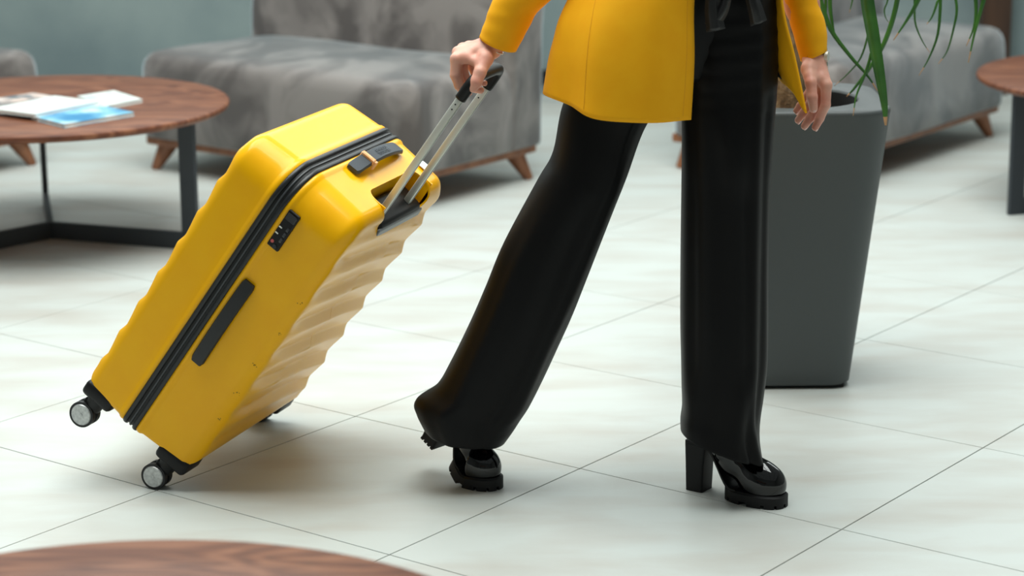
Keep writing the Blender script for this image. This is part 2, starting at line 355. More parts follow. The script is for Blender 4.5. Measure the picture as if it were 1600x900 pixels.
def velvet_mat():
    m, nt, b = new_mat('grey_velvet')
    tc = nt.nodes.new('ShaderNodeTexCoord')
    mp = nt.nodes.new('ShaderNodeMapping'); mp.inputs['Scale'].default_value = (3.4, 3.4, 2.6)
    nt.links.new(tc.outputs['Object'], mp.inputs['Vector'])
    n = nt.nodes.new('ShaderNodeTexNoise'); n.inputs['Scale'].default_value = 1.6; n.inputs['Detail'].default_value = 5; n.inputs['Distortion'].default_value = 0.9
    nt.links.new(mp.outputs[0], n.inputs['Vector'])
    r = nt.nodes.new('ShaderNodeValToRGB')
    r.color_ramp.elements[0].position = 0.40; r.color_ramp.elements[0].color = (*s2l((84, 77, 74)), 1)
    r.color_ramp.elements[1].position = 0.62; r.color_ramp.elements[1].color = (*s2l((132, 125, 121)), 1)
    nt.links.new(n.outputs['Fac'], r.inputs['Fac']); nt.links.new(r.outputs['Color'], b.inputs['Base Color'])
    b.inputs['Roughness'].default_value = 0.75
    b.inputs['Sheen Weight'].default_value = 1.0; b.inputs['Sheen Roughness'].default_value = 0.38
    b.inputs['Sheen Tint'].default_value = (0.78, 0.92, 1.0, 1)
    bp = nt.nodes.new('ShaderNodeBump'); bp.inputs['Strength'].default_value = 0.35; bp.inputs['Distance'].default_value = 0.01
    nt.links.new(n.outputs['Fac'], bp.inputs['Height']); nt.links.new(bp.outputs[0], b.inputs['Normal'])
    return m
M_VELVET = velvet_mat()

# ------------------------------------------------------------------ floor of large tiles
GA = 0.647482
D1 = np.array([math.cos(GA), -math.sin(GA), 0]); D2 = np.array([math.sin(GA), math.cos(GA), 0])
GO = np.array([-0.705, 4.2446, 0.0])
X0, X1, Y0, Y1, WALL_H = -5.2, 5.2, -3.2, 9.0, 4.2
bm = bmesh.new(); add_box(bm, (X0, Y0, -0.06), (X1, Y1, -0.0025))
floor = tag(bm_obj('floor', bm, M_GROUT), kind='structure', label='pale floor of large square porcelain tiles')

TS, GAP = 0.6, 0.0026
bm = bmesh.new(); add_box(bm, (-TS / 2 + GAP / 2, -TS / 2 + GAP / 2, -0.012), (TS / 2 - GAP / 2, TS / 2 - GAP / 2, 0.0), 0.0006, 1)
first_tile = bm_obj('tile', bm, M_TILE, floor); tile_me = first_tile.data
used_first = False; rest_v, rest_f = [], []
for i in range(-18, 20):
    for j in range(-18, 16):
        c = GO + TS * ((i + 0.5) * D1 + (j + 0.5) * D2)
        if not (X0 - 0.2 < c[0] < X1 + 0.2 and Y0 - 0.2 < c[1] < Y1 + 0.2): continue
        if 1.6 < c[1] and abs(c[0]) < 0.27 * c[1] + 0.95 and Y1 - c[1] > 0.1 and abs(c[0]) < X1 - 0.45:
            if used_first: t = link(bpy.data.objects.new('tile', tile_me), floor)
            else: t = first_tile; used_first = True
            t.location = c; t.rotation_euler = (0, 0, -GA)
        else:
            k = len(rest_v); q = TS / 2 - GAP / 2
            for a, b_ in ((-q, -q), (q, -q), (q, q), (-q, q)):
                p = c + a * D1 + b_ * D2
                rest_v.append((min(max(p[0], X0), X1), min(max(p[1], Y0), Y1), 0.0))
            rest_f.append((k, k + 1, k + 2, k + 3))
tag(mesh_obj('tile_field', rest_v, rest_f, M_TILE, floor, smooth=False), kind='stuff')

# ------------------------------------------------------------------ walls of the atrium, roof beams
def wall(name, lo, hi, m):
    bm = bmesh.new(); add_box(bm, lo, hi)
    return tag(bm_obj(name, bm, m), kind='structure')
wall('wall_back', (X0 - 0.2, Y1, -0.06), (X1 + 0.2, Y1 + 0.2, 2.1), M_WALL)
wall('wall_left', (X0 - 0.2, Y0, -0.06), (X0, Y1, WALL_H), M_WALL2)
wall('wall_right', (X1, Y0, -0.06), (X1 + 0.2, Y1, WALL_H), M_WALL2)
wall('wall_front', (X0 - 0.2, Y0 - 0.2, -0.06), (X1 + 0.2, Y0, WALL_H), M_WALL2)
bm = bmesh.new(); add_box(bm, (X0, Y1 - 0.015, 0), (X1, Y1, 0.07), 0.003, 1)
tag(bm_obj('baseboard_back', bm, mat('grey_skirting', (120, 134, 136), 0.6)), kind='structure')
bm = bmesh.new()
for x in np.linspace(X0 + 0.06, X1 - 0.06, 6): add_box(bm, (x - 0.05, Y0, WALL_H), (x + 0.05, Y1, WALL_H + 0.16))
for y in np.linspace(Y0 + 0.06, Y1 - 0.06, 8): add_box(bm, (X0, y - 0.04, WALL_H + 0.16), (X1, y + 0.04, WALL_H + 0.26))
for x in np.linspace(X0 + 0.06, X1 - 0.06, 6): add_box(bm, (x - 0.03, Y1 + 0.05, 2.1), (x + 0.03, Y1 + 0.11, WALL_H + 0.16))
tag(bm_obj('ceiling', bm, M_BEAM), kind='structure', label='pale steel grid of the open glazed roof')
bm = bmesh.new(); add_box(bm, (1.86, Y1 - 0.09, 0.0), (1.975, Y1, 2.1), 0.004, 1)
tag(bm_obj('trim_1', bm, M_DARKWOOD), kind='structure', label='dark brown wooden post against the grey wall')

# black wall socket low on the wall
ws = thing('wall_socket', 'small black wall socket low on the grey wall beyond the sofa', 'socket', (0.152, Y1 - 0.016, 0.074))
M_BLACKPL = mat('black_plastic', (13, 13, 14), 0.48, spec=0.3)
M_BLACKRUB = mat('black_rubber', (26, 27, 29), 0.6)
bm = bmesh.new(); add_box(bm, (-0.03, -0.024, -0.03), (0.03, 0.0, 0.03), 0.006, 2); bm_obj('face_plate', bm, M_BLACKPL, ws)
bm = bmesh.new(); add_cyl(bm, (0, -0.024, 0), (0, -0.028, 0), 0.017, n=20); bm_obj('outlet', bm, M_BLACKRUB, ws)

# ------------------------------------------------------------------ sofas
SOFA_GROUP = 'grey velvet lobby sofas'
def make_sofa():
    t = thing('sofa', '', 'sofa', group=SOFA_GROUP)
    # timber plinth rail
    bm = bmesh.new()
    add_box(bm, (0.02, 0.02, 0.088), (1.18, 0.66, 0.118), 0.006, 2)
    bm_obj('base_rail', bm, M_WOODLEG, t)
    # seat: upholstered block with crowned top and softly rounded edges
    prof = [(0.03, 0.114), (0.006, 0.116), (0.0, 0.125), (-0.002, 0.20), (0.0, 0.30), (0.004, 0.345), (0.012, 0.37), (0.028, 0.388),
            (0.05, 0.398), (0.08, 0.405), (0.13, 0.412), (0.20, 0.418), (0.26, 0.42), (0.32, 0.42)]
    V, Fs = rr_loft(0.0, 1.2, 0.0, 0.66, 0.06, prof, 16, 6, cap0=True, cap1=True)
    V = np.array(V)
    V[:, 2] += np.where(V[:, 2] > 0.36, 0.004 * np.sin(V[:, 0] * 9 + 1) * np.sin(V[:, 1] * 11), 0)
    V[:, 1] += np.where(V[:, 1] < 0.1, 0.005 * np.sin(V[:, 0] * 7 + V[:, 2] * 9), 0)
    mesh_obj('seat', V, Fs, M_VELVET, t)
    # backrest: thick slab leaning back, its ends flush with the seat
    prof = [(0.02, 0.114), (0.004, 0.118), (0.0, 0.13), (0.0, 0.5), (0.0, 0.78), (0.006, 0.82), (0.02, 0.845), (0.045, 0.855), (0.09, 0.858)]
    V, Fs = rr_loft(0.06, 1.203, 0.475, 0.675, 0.035, prof, 16, 6, cap0=True, cap1=True)
    V = np.array(V); sh = np.clip((V[:, 2] - 0.40) / 0.45, 0, 1)
    V[:, 1] += sh * np.where(V[:, 1] < 0.575, 0.07, 0.05)
    mesh_obj('backrest', V, Fs, M_VELVET, t)
    for sx, sy in ((0, 0), (1, 0), (0, 1), (1, 1)):
        x, y = (1.125 if sx else 0.075), (0.605 if sy else 0.075)
        dx, dy = (0.042 if sx else -0.042), (0.03 if sy else -0.03)
        bm = bmesh.new(); add_cyl(bm, (x + dx, y + dy, 0.0), (x, y, 0.092), 0.0145, 0.034, 20)
        bm_obj('leg', bm, M_WOODLEG, t, smooth=True, sharp=40)
    return t
def dup(root):
    r = root.copy(); COL.objects.link(r)
    for ch in list(root.children):
        c = ch.copy(); COL.objects.link(c); c.parent = r
    return r
sofa = make_sofa()
sofa.location = (-1.255, 7.50, 0); sofa.rotation_euler = (0, 0, -GA)
sofa['label'] = 'grey velvet sofa with tall backrest behind the yellow suitcase'
s2 = dup(sofa); s2.location = (1.052, 7.065, 0); s2.rotation_euler = (0, 0, math.pi / 2 - GA)
s2['label'] = 'grey velvet sofa behind the dark planter, turned to the right'
s3 = dup(sofa); s3.location = (-2.30, 6.645, 0); s3.rotation_euler = (0, 0, math.pi / 2 - GA)
s3['label'] = 'grey velvet sofa cut off by the left edge, its rounded seat end showing'

# ------------------------------------------------------------------ round tables
TABLE_GROUP = 'round wooden coffee tables on steel legs'
def make_table(loc, angles, label):
    t = thing('coffee_table', label, 'table', loc, 0, TABLE_GROUP)
    n = 96; a = np.linspace(0, 2 * np.pi, n, endpoint=False)
    prof = [(0.50, 0.376), (0.522, 0.378), (0.530, 0.383), (0.534, 0.390), (0.533, 0.396), (0.528, 0.400), (0.40, 0.400)]
    rings = [np.c_[r * np.cos(a), r * np.sin(a), np.full(n, z)] for r, z in prof]
    V, Fs = loft(rings, True, True, True)
    top = mesh_obj('tabletop', V, Fs, M_TABLE, t); top.data.set_sharp_from_angle(angle=math.radians(50))
    for ang in angles:
        R = Matrix.Rotation(math.radians(ang), 4, 'Z')
        bm = bmesh.new(); add_box(bm, (0.435, -0.009, 0.0), (0.485, 0.009, 0.376), 0.002, 1, R); bm_obj('leg', bm, M_STEEL, t)
        bm = bmesh.new(); add_box(bm, (0.0, -0.009, 0.0), (0.436, 0.009, 0.05), 0.002, 1, R); bm_obj('floor_bar', bm, M_STEEL, t)
        bm = bmesh.new(); add_box(bm, (0.02, -0.009, 0.368), (0.436, 0.009, 0.377), 0.001, 1, R); bm_obj('top_bar', bm, M_STEEL, t)
    return t
make_table((-1.35, 6.48, 0), (-20, 103, 226), 'round wooden coffee table with magazines on it, left of the suitcase')
make_table((1.965, 6.86, 0), (198, 318, 78), 'round wooden coffee table at the right edge, beside the far sofa')
make_table((-0.469, 2.371, 0), (40, 160, 280), 'nearest round wooden table, only its rim showing at the bottom')

# ------------------------------------------------------------------ magazines on the left table
def print_mat(name, cols, scale=(9, 7, 1), seed=0.0):
    m, nt, b = new_mat(name)
    tc = nt.nodes.new('ShaderNodeTexCoord')
    mp = nt.nodes.new('ShaderNodeMapping'); mp.inputs['Scale'].default_value = scale; mp.inputs['Location'].default_value = (seed, seed * 1.7, 0)
    nt.links.new(tc.outputs['Object'], mp.inputs['Vector'])
    n = nt.nodes.new('ShaderNodeTexNoise'); n.inputs['Scale'].default_value = 1.6; n.inputs['Detail'].default_value = 6
    nt.links.new(mp.outputs[0], n.inputs['Vector'])
    r = nt.nodes.new('ShaderNodeValToRGB'); r.color_ramp.interpolation = 'EASE'
    while len(r.color_ramp.elements) < len(cols): r.color_ramp.elements.new(0.5)
    for e, (p, c) in zip(r.color_ramp.elements, cols): e.position = p; e.color = (*s2l(c), 1)
    nt.links.new(n.outputs['Fac'], r.inputs['Fac']); nt.links.new(r.outputs['Color'], b.inputs['Base Color'])
    b.inputs['Roughness'].default_value = 0.28
    return m
M_PAPER = mat('magazine_paper', (232, 236, 234), 0.6)
def magazine(quad, z0, th, cover, label):
    """quad: four floor-plan corners in order; pages slab plus a cover sheet bent over the spine edge."""
    q = np.array(quad); c = q.mean(0)
    t = thing('magazine', label, 'magazine', (c[0], c[1], z0), 0, 'magazines on the coffee table')
    def slab(name, s, za, zb, m):
        p = (q - c) * s
        V = [(*v, za) for v in p] + [(*v, zb) for v in p]
        Fs = [(3, 2, 1, 0), (4, 5, 6, 7)] + [(i, (i + 1) % 4, 4 + (i + 1) % 4, 4 + i) for i in range(4)]
        return mesh_obj(name, V, Fs, m, t, smooth=False)
    slab('back_cover', 1.0, 0.0, 0.0006, cover); slab('pages', 0.985, 0.0006, th - 0.0006, M_PAPER)
    slab('cover', 1.0, th - 0.0006, th, cover)
    return t
ZT = 0.4002
magazine([(-1.150, 6.362), (-1.063, 6.48), (-1.174, 6.644), (-1.265, 6.544)], ZT, 0.010,
         print_mat('cover_white', [(0.0, (120, 135, 140)), (0.40, (205, 218, 216)), (0.55, (236, 241, 238)), (1, (240, 244, 242))], seed=3.1),
         'white magazine at the back right of the fan on the coffee table')
magazine([(-1.211, 6.066), (-1.050, 6.252), (-1.183, 6.396), (-1.330, 6.205)], ZT, 0.011,
         print_mat('cover_blue', [(0.0, (26, 92, 150)), (0.42, (60, 140, 190)), (0.52, (130, 195, 222)), (0.62, (225, 238, 242))], scale=(5, 5, 1), seed=0.7),
         'blue and white magazine at the front of the fan on the coffee table')
magazine([(-1.312, 6.175), (-1.172, 6.385), (-1.318, 6.490), (-1.460, 6.275)], ZT + 0.0115, 0.009,
         print_mat('cover_pale', [(0.0, (190, 150, 140)), (0.34, (222, 222, 218)), (0.46, (238, 242, 240)), (1, (240, 244, 240))], seed=5.0),
         'large white magazine overlapping the blue one on the coffee table')
magazine([(-1.470, 6.385), (-1.335, 6.545), (-1.404, 6.610), (-1.560, 6.450)], ZT, 0.010,
         print_mat('cover_dark', [(0.3, (58, 70, 78)), (0.46, (110, 120, 128)), (0.56, (222, 200, 190)), (0.68, (232, 230, 228))], scale=(8, 8, 1), seed=8.0),
         'dark patterned magazine at the back left of the fan on the coffee table')

# ------------------------------------------------------------------ the yellow suitcase (local axes: width, depth, length)
CW, CD, CL, ZC = 0.508, 0.272, 0.638, 0.148
case = thing('suitcase', 'large yellow hard-shell suitcase tilted on its wheels, pulled by the woman', 'suitcase')
cm = Matrix(((0.3427989, -0.76090426, 0.5509207, -0.63759529), (0.93940881, 0.27766095, -0.20103602, 4.21518194),
             (0.0, 0.58645469, 0.80998203, 0.053354), (0, 0, 0, 1)))
case.matrix_world = cm
M_YSHELL = mat('yellow_shell', (248, 179, 2), 0.4, rgb2=(250, 184, 5), scale=(14, 14, 14), spec=0.1, coat=0.34, coat_rough=0.16, bump=0.06, bscale=900)
M_ALU = mat('brushed_aluminium', (214, 216, 208), 0.42, metal=0.55)
M_HUB = mat('silver_wheel_disc', (178, 180, 180), 0.45, metal=0.6, rgb2=(205, 207, 206), scale=(160, 160, 160))
M_ZIP = mat('zipper_tape', (16, 17, 18), 0.55)
M_SCUFF = mat('scuff', (70, 50, 14), 0.8)

RC = (0.016, 0.016, 0.075, 0.075); L0 = -0.014
def shell_half(sign, G, mask0):
    prof = [(0.004, 0.010), (0.001, 0.0145), (-0.0012, 0.017), (-0.0025, 0.0215), (-0.0018, 0.026), (0.0005, 0.0295), (0.0015, 0.033)]
    prof += [(0.0015 + 0.0055 * t, 0.033 + (G - 0.024 - 0.033) * t) for t in (0.2, 0.45, 0.7, 0.88, 1.0)]
    ra = 0.024
    prof += [(0.007 + ra * (1 - math.cos(a)), G - ra + ra * math.sin(a)) for a in np.radians([12, 24, 36, 48, 60, 70, 80, 90])]
    i0 = 0.007 + ra
    prof += [(i0 + (0.2535 - i0) * t, G) for t in np.linspace(0.035, 1, 34)]
    ne, nc = 150, 12
    rings = []
    for ins, g in prof:
        p = rrect(ins, CW - ins, L0 + ins, CL - ins, [max(q - ins, 0.003) for q in RC], ne, nc)
        g = np.full(len(p), g)
        m = min(max((ins - mask0) / 0.03, 0), 1); m = m * m * (3 - 2 * m)
        if m > 0:
            ph = (p[:, 1] + 0.09 * p[:, 0] / CW + 0.006 * np.sin(2 * np.pi * p[:, 0] / CW + 0.5)) / 0.0780
            f = ph - np.floor(ph)
            wv = np.where(f < 0.68, f / 0.68, (1 - f) / 0.32); wv = 0.8 * wv + 0.2 * wv * wv * (3 - 2 * wv)
            edge = np.clip((p[:, 1] - 0.02) / 0.05, 0, 1) * np.clip((CL - 0.02 - p[:, 1]) / 0.05, 0, 1)
            if sign < 0:
                q = np.clip((p[:, 0] - 0.012) / 0.085, 0, 1); edge = edge * q * q * (3 - 2 * q)
            g = g + m * edge * ((0.0115 if sign < 0 else 0.008) * wv - 0.006)
            g = g + m * 0.004
        rings.append(np.c_[p[:, 0], ZC + sign * g, p[:, 1]])
    V, Fs = loft(rings, True)
    return V, Fs
for sgn, G, mk, nm in ((-1, ZC, 0.008, 'back_shell'), (1, CD - ZC, 0.006, 'front_shell')):
    V, Fs = shell_half(sgn, G, mk)
    o = mesh_obj(nm, V, Fs, M_YSHELL, case)
    bmt = bmesh.new(); bmt.from_mesh(o.data); bmesh.ops.remove_doubles(bmt, verts=bmt.verts, dist=1e-5)
    bmesh.ops.recalc_face_normals(bmt, faces=bmt.faces); bmt.to_mesh(o.data); bmt.free(); o.data.shade_smooth()
    if nm == 'back_shell': back_shell = o
    else: front_shell = o
# recess for the telescopic handle, cut out of the back shell
bmc = bmesh.new(); add_box(bmc, (0.160, -0.05, 0.574), (0.392, 0.055, 0.70), 0.022, 4)
cut = bm_obj('cutter', bmc, M_YSHELL, case)
md = back_shell.modifiers.new('solid', 'SOLIDIFY'); md.thickness = 0.004; md.offset = -1
mb = back_shell.modifiers.new('recess', 'BOOLEAN'); mb.operation = 'DIFFERENCE'; mb.object = cut; mb.solver = 'EXACT'
dg = bpy.context.evaluated_depsgraph_get(); dg.update()
nm_ = bpy.data.meshes.new_from_object(back_shell.evaluated_get(dg)); nm_.name = 'back_shell'
back_shell.modifiers.clear(); back_shell.data = nm_
back_shell.data.shade_smooth(); back_shell.data.set_sharp_from_angle(angle=math.radians(48))
bpy.data.objects.remove(cut, do_unlink=True)
# recess lining in body colour (open to the top and to the back) and the black tray
bm = bmesh.new()
x0, x1, y1, zb, zt = 0.158, 0.394, 0.057, 0.572, 0.636
for (a, b_) in (((x0 - 0.003, 0.006, zb), (x0, y1, zt - 0.004)), ((x1, 0.006, zb), (x1 + 0.003, y1, zt - 0.004)), ((x0, y1, zb), (x1, y1 + 0.003, zt - 0.003)), ((x0, 0.004, zb - 0.004), (x1, y1, zb))):
    add_box(bm, a, b_)
bm_obj('recess_wall', bm, M_YSHELL, case)
bm = bmesh.new()
gv = add_box(bm, (0.172, -0.006, 0.574), (0.380, 0.054, 0.592), 0.010, 3)
for v in gv: v.co.z += (v.co.y) * 0.18
tray = bm_obj('handle_tray', bm, M_BLACKPL, case, smooth=True, sharp=35)
bm = bmesh.new(); add_box(bm, (0.166, -0.0085, 0.562), (0.386, -0.002, 0.583), 0.004, 2)
bm_obj('tray_lip', bm, mat('grey_trim', (96, 100, 104), 0.4), tray)

# zipper band: tape with two piped edges and a coil between them
def band(ins, d0, d1, name, m, par):
    prof = [(0.006, d0), (ins, d0), (ins - 0.0012, d0 + 0.3 * (d1 - d0)), (ins - 0.0012, d0 + 0.7 * (d1 - d0)), (ins, d1), (0.006, d1)]
    rings = [np.c_[p[:, 0], np.full(len(p), d), p[:, 1]] for i, d in prof for p in [rrect(i, CW - i, L0 + i, CL - i, [q - i for q in RC], 20, 12)]]
    V, Fs = loft(rings, True)
    return mesh_obj(name, V, Fs, m, par)
zb_ = band(0.002, ZC - 0.016, ZC + 0.016, 'zipper_tape', M_ZIP, case)
M_PIPE = mat('zipper_piping', (24, 26, 29), 0.4)
band(-0.0030, ZC - 0.0165, ZC - 0.0075, 'zipper_piping', M_PIPE, zb_); band(-0.0030, ZC + 0.0075, ZC + 0.0165, 'zipper_piping', M_PIPE, zb_)
band(-0.0008, ZC - 0.002, ZC + 0.002, 'zipper_coil', mat('zipper_coil', (62, 65, 68), 0.35), zb_)

# carry handles, combination lock
def arch(p_of, n, wdt, thk):
    """bar swept along p_of(t): t in 0..1 -> (u, height); cross-section wdt x thk, as rings of 8."""
    rings = []
    for t in np.linspace(0, 1, n):
        u, h = p_of(t); rings.append((u, h))
    return rings
def pad_handle(name, axis, u0, u1, vc, vw, base, rise, thk, m, nrm):
    """axis='top': u along width, v along depth, normal +length; axis='side': u along length, v depth, normal -width."""
    n = 28; V = []; sec = []
    for k in range(n):
        t = k / (n - 1); u = u0 + (u1 - u0) * t
        h = base + rise * (math.sin(math.pi * min(max((t - 0.02) / 0.96, 0), 1)) ** 0.7)
        e = min(t, 1 - t); wv = vw * (1 - 0.22 * max(0, (0.05 - e) / 0.05) ** 2)
        for a, b_ in ((-1, 0.0), (-1, 0.6), (-0.85, 1.0), (0.85, 1.0), (1, 0.6), (1, 0.0)):
            v, hh = vc + a * wv / 2, h + b_ * thk
            V.append((u, v, CL + hh) if axis == 'top' else (-hh, v, u))
    rings = [np.array(V[6 * k:6 * k + 6]) for k in range(n)]
    Vv, Fs = loft(rings, True, True, True)
    o = mesh_obj(name, Vv, Fs, m, case); 
    bmt = bmesh.new(); bmt.from_mesh(o.data); bmesh.ops.recalc_face_normals(bmt, faces=bmt.faces); bmt.to_mesh(o.data); bmt.free()
    o.data.shade_smooth(); o.data.set_sharp_from_angle(angle=math.radians(40)); return o
M_HANDLE = mat('charcoal_handle_rubber', (52, 60, 68), 0.5, bump=0.1, bscale=600)
th = pad_handle('carry_handle', 'top', 0.174, 0.402, 0.107, 0.030, 0.001, 0.016, 0.0075, M_HANDLE, None)
sh_ = pad_handle('side_handle', 'side', 0.196, 0.404, 0.1055, 0.028, -0.001, 0.006, 0.0065, mat('black_handle_rubber', (24, 25, 27), 0.5, bump=0.1, bscale=600), None)
# bright tag wound round the carry handle
bm = bmesh.new()
add_box(bm, (0.224, 0.0905, CL + 0.014), (0.236, 0.1235, CL + 0.0256), 0.002, 1)
add_box(bm, (0.226, 0.086, CL + 0.006), (0.236, 0.091, CL + 0.024), 0.001, 1, Matrix.Rotation(0.0, 4, 'X'))
bm_obj('luggage_tag', bm, mat('orange_paper_tag', (236, 160, 84), 0.6, rgb2=(248, 214, 176), scale=(60, 60, 60)), th)
def text_part(name, s, size, mtx, m, parent, extrude=0.0003):
    cu = bpy.data.curves.new(name, 'FONT'); cu.body = s; cu.size = size; cu.extrude = extrude; cu.align_x = 'CENTER'; cu.space_line = 0.85
    tmp = bpy.data.objects.new(name, cu); COL.objects.link(tmp)
    d = bpy.context.evaluated_depsgraph_get(); d.update()
    me = bpy.data.meshes.new_from_object(tmp.evaluated_get(d)); bpy.data.objects.remove(tmp, do_unlink=True)
    me.materials.clear(); me.materials.append(m); me.transform(mtx)
    return link(bpy.data.objects.new(name, me), parent)
mt = Matrix(((1, 0, 0, 0.296), (0, 1, 0, 0.108), (0, 0, 1, CL + 0.0250), (0, 0, 0, 1)))
text_part('embossed_lettering', 'AMERICAN\nTOURISTER', 0.0105, mt, mat('emboss', (84, 92, 100), 0.5), th)

lk = bmesh.new(); add_box(lk, (-0.0035, 0.0945, 0.490), (0.004, 0.1215, 0.576), 0.003, 2)
lock = bm_obj('combination_lock', lk, M_BLACKPL, case)
bm = bmesh.new(); add_box(bm, (-0.0075, 0.097, 0.556), (-0.003, 0.119, 0.572), 0.0015, 1); bm_obj('lock_slider', bm, mat('gloss_black', (30, 31, 34), 0.2), lock)
for k in range(3):
    bm = bmesh.new(); add_cyl(bm, (-0.0015, 0.0985, 0.514 + 0.013 * k), (-0.0015, 0.1035, 0.514 + 0.013 * k), 0.005, n=16); bm_obj('number_dial', bm, mat('dial_grey', (58, 60, 62), 0.35) if k == 0 else bpy.data.materials['dial_grey'], lock)
for k in range(2):
    bm = bmesh.new(); add_box(bm, (-0.0055, 0.1125, 0.521 + 0.014 * k), (-0.0032, 0.1195, 0.5235 + 0.014 * k), 0.0005, 1); bm_obj('zip_puller_pin', bm, M_ALU, lock)
bm = bmesh.new(); add_cyl(bm, (-0.0034, 0.1145, 0.503), (-0.0044, 0.1145, 0.503), 0.0035, n=16); bm_obj('red_emblem', bm, mat('emblem_red', (196, 84, 84), 0.4), lock)
bm = bmesh.new(); add_cyl(bm, (-0.0034, 0.105, 0.497), (-0.005, 0.105, 0.497), 0.0042, n=16); bm_obj('key_hole', bm, mat('gun_metal', (60, 62, 66), 0.3, metal=0.8), lock)

# telescopic handle: two aluminium poles and a black grip
for wp in (0.196, 0.337):
    bm = bmesh.new(); add_box(bm, (wp - 0.0085, 0.0095, 0.585), (wp + 0.0085, 0.0235, 0.890), 0.003, 2)
    pole = bm_obj('telescopic_pole', bm, M_ALU, case, smooth=True, sharp=35)
    bm = bmesh.new(); add_box(bm, (wp - 0.0025, 0.0088, 0.60), (wp + 0.0025, 0.0098, 0.884), 0.0003, 1); bm_obj('pole_groove', bm, mat('groove_grey', (140, 142, 140), 0.4, metal=0.8) if wp < 0.2 else bpy.data.materials['groove_grey'], pole)
    for dz in (0.0, 0.012):
        bm = bmesh.new(); add_cyl(bm, (wp - 0.009, 0.0165, 0.862 + dz), (wp - 0.0083, 0.0165, 0.862 + dz), 0.0016, n=10); bm_obj('rivet', bm, M_BLACKPL, pole)
path = cat([(0.196, 0.0165, 0.886), (0.196, 0.0165, 0.915), (0.203, 0.0165, 0.931), (0.226, 0.0165, 0.937), (0.266, 0.0165, 0.938), (0.307, 0.0165, 0.937), (0.330, 0.0165, 0.931), (0.337, 0.0165, 0.915), (0.337, 0.0165, 0.886)], 49)
V, Fs = tube_mesh(path, 0.0112, 16); mesh_obj('grip', V, Fs, M_BLACKPL, case)

# four double wheels in black corner housings with silver discs
for wi, wx in enumerate((0.030, CW - 0.030)):
    for di, dy in enumerate((0.050, CD - 0.030)):
        out = -1 if wi == 0 else 1
        cpos = Vector((wx + out * 0.010, dy, -0.0695))
        bm = bmesh.new()
        add_cyl(bm, cpos + Vector((out * 0.002, 0, 0)), cpos + Vector((out * 0.013, 0, 0)), 0.0265, n=32)
        add_cyl(bm, cpos + Vector((-out * 0.018, 0, 0)), cpos + Vector((-out * 0.007, 0, 0)), 0.0265, n=32)
        add_cyl(bm, cpos + Vector((-out * 0.008, 0, 0)), cpos + Vector((out * 0.003, 0, 0)), 0.008, n=16)
        wh = bm_obj('wheel', bm, M_BLACKRUB, case, smooth=True, sharp=35)
        bm = bmesh.new(); add_cyl(bm, cpos + Vector((out * 0.0125, 0, 0)), cpos + Vector((out * 0.0152, 0, 0)), 0.0222, 0.0205, n=32)
        bm_obj('wheel_disc', bm, M_HUB, wh, smooth=True, sharp=35)
        bm = bmesh.new(); add_cyl(bm, cpos + Vector((out * 0.0145, 0, 0)), cpos + Vector((out * 0.0162, 0, 0)), 0.004, n=14)
        bm_obj('axle_cap', bm, M_HUB, wh, smooth=True, sharp=35)
        # fork and corner housing
        bm = bmesh.new()
        add_box(bm, (cpos.x - 0.0065, dy - 0.020, -0.074), (cpos.x + 0.0015, dy + 0.014, -0.034), 0.004, 2)
        add_cyl(bm, (cpos.x - out * 0.006, dy - 0.006, -0.052), (cpos.x - out * 0.006, dy - 0.006, -0.018), 0.017, 0.022, n=24)
        bm_obj('caster_fork', bm, M_BLACKPL, case, smooth=True, sharp=35)
        d0, d1 = (dy - 0.048, dy + 0.026) if di == 0 else (dy - 0.044, dy + 0.028)
        a0, a1 = (wx - 0.026, wx + 0.050) if wi == 0 else (wx - 0.050, wx + 0.026)
        bm = bmesh.new()
        gv = add_box(bm, (a0, d0, -0.030), (a1, d1, 0.004), 0.010, 3)
        bm_obj('wheel_housing', bm, M_BLACKPL, case, smooth=True, sharp=35)

# white airline stickers near the far top corner, scuffs along the ribs
bm = bmesh.new(); add_box(bm, (0.418, 0.030, CL - 0.0025), (0.447, 0.060, CL - 0.0008), 0.0003, 1)
bm_obj('sticker', bm, mat('white_sticker', (236, 242, 244), 0.4), case)
rs = random.Random(3)
for (dd, ll) in ((0.006, 0.268), (0.004, 0.352), (0.004, 0.432), (0.009, 0.194), (0.012, 0.125)):
    bm = bmesh.new()
    for k in range(5):
        a = rs.uniform(-0.012, 0.012); c = rs.uniform(-0.0015, 0.0015)
        an = 0.75 + a * 30; sx = 0.007 + 0.024 * (1 - math.cos(an)); sy = 0.024 - 0.024 * math.sin(an)
        add_box(bm, (sx - 0.001, sy - 0.0008, ll + c * 2 - 0.0005), (sx + 0.003, sy + 0.0008, ll + c * 2 + 0.0005))
    bm_obj('scuff_mark', bm, M_SCUFF, case)

# ------------------------------------------------------------------ planter with the long-leaved palm
PX, PY = 0.632, 5.035
planter = thing('planter', 'tall tapered matte charcoal planter behind the woman', 'planter', (PX, PY, 0))
M_PLANT = mat('matte_charcoal_resin', (72, 77, 78), 0.5, spec=0.5)
def planter_ring(hw, z, r, n=8):
    p = rrect(-hw, hw, -hw, hw, r, 8, 10); return np.c_[p, np.full(len(p), z)]
rings = [planter_ring(0.120, 0.008, 0.05), planter_ring(0.130, 0.008, 0.05), planter_ring(0.1335, 0.012, 0.05)]
for t in np.linspace(0.05, 1, 14): rings.append(planter_ring(0.1335 + 0.0665 * t, 0.012 + 0.618 * t, 0.05 + 0.035 * t))
rings += [planter_ring(0.2015, 0.636, 0.087), planter_ring(0.2005, 0.642, 0.088), planter_ring(0.197, 0.645, 0.09)]
def oval(rx, z): 
    p = rrect(-rx, rx, -rx, rx, rx * 0.96, 8, 10); return np.c_[p, np.full(len(p), z)]
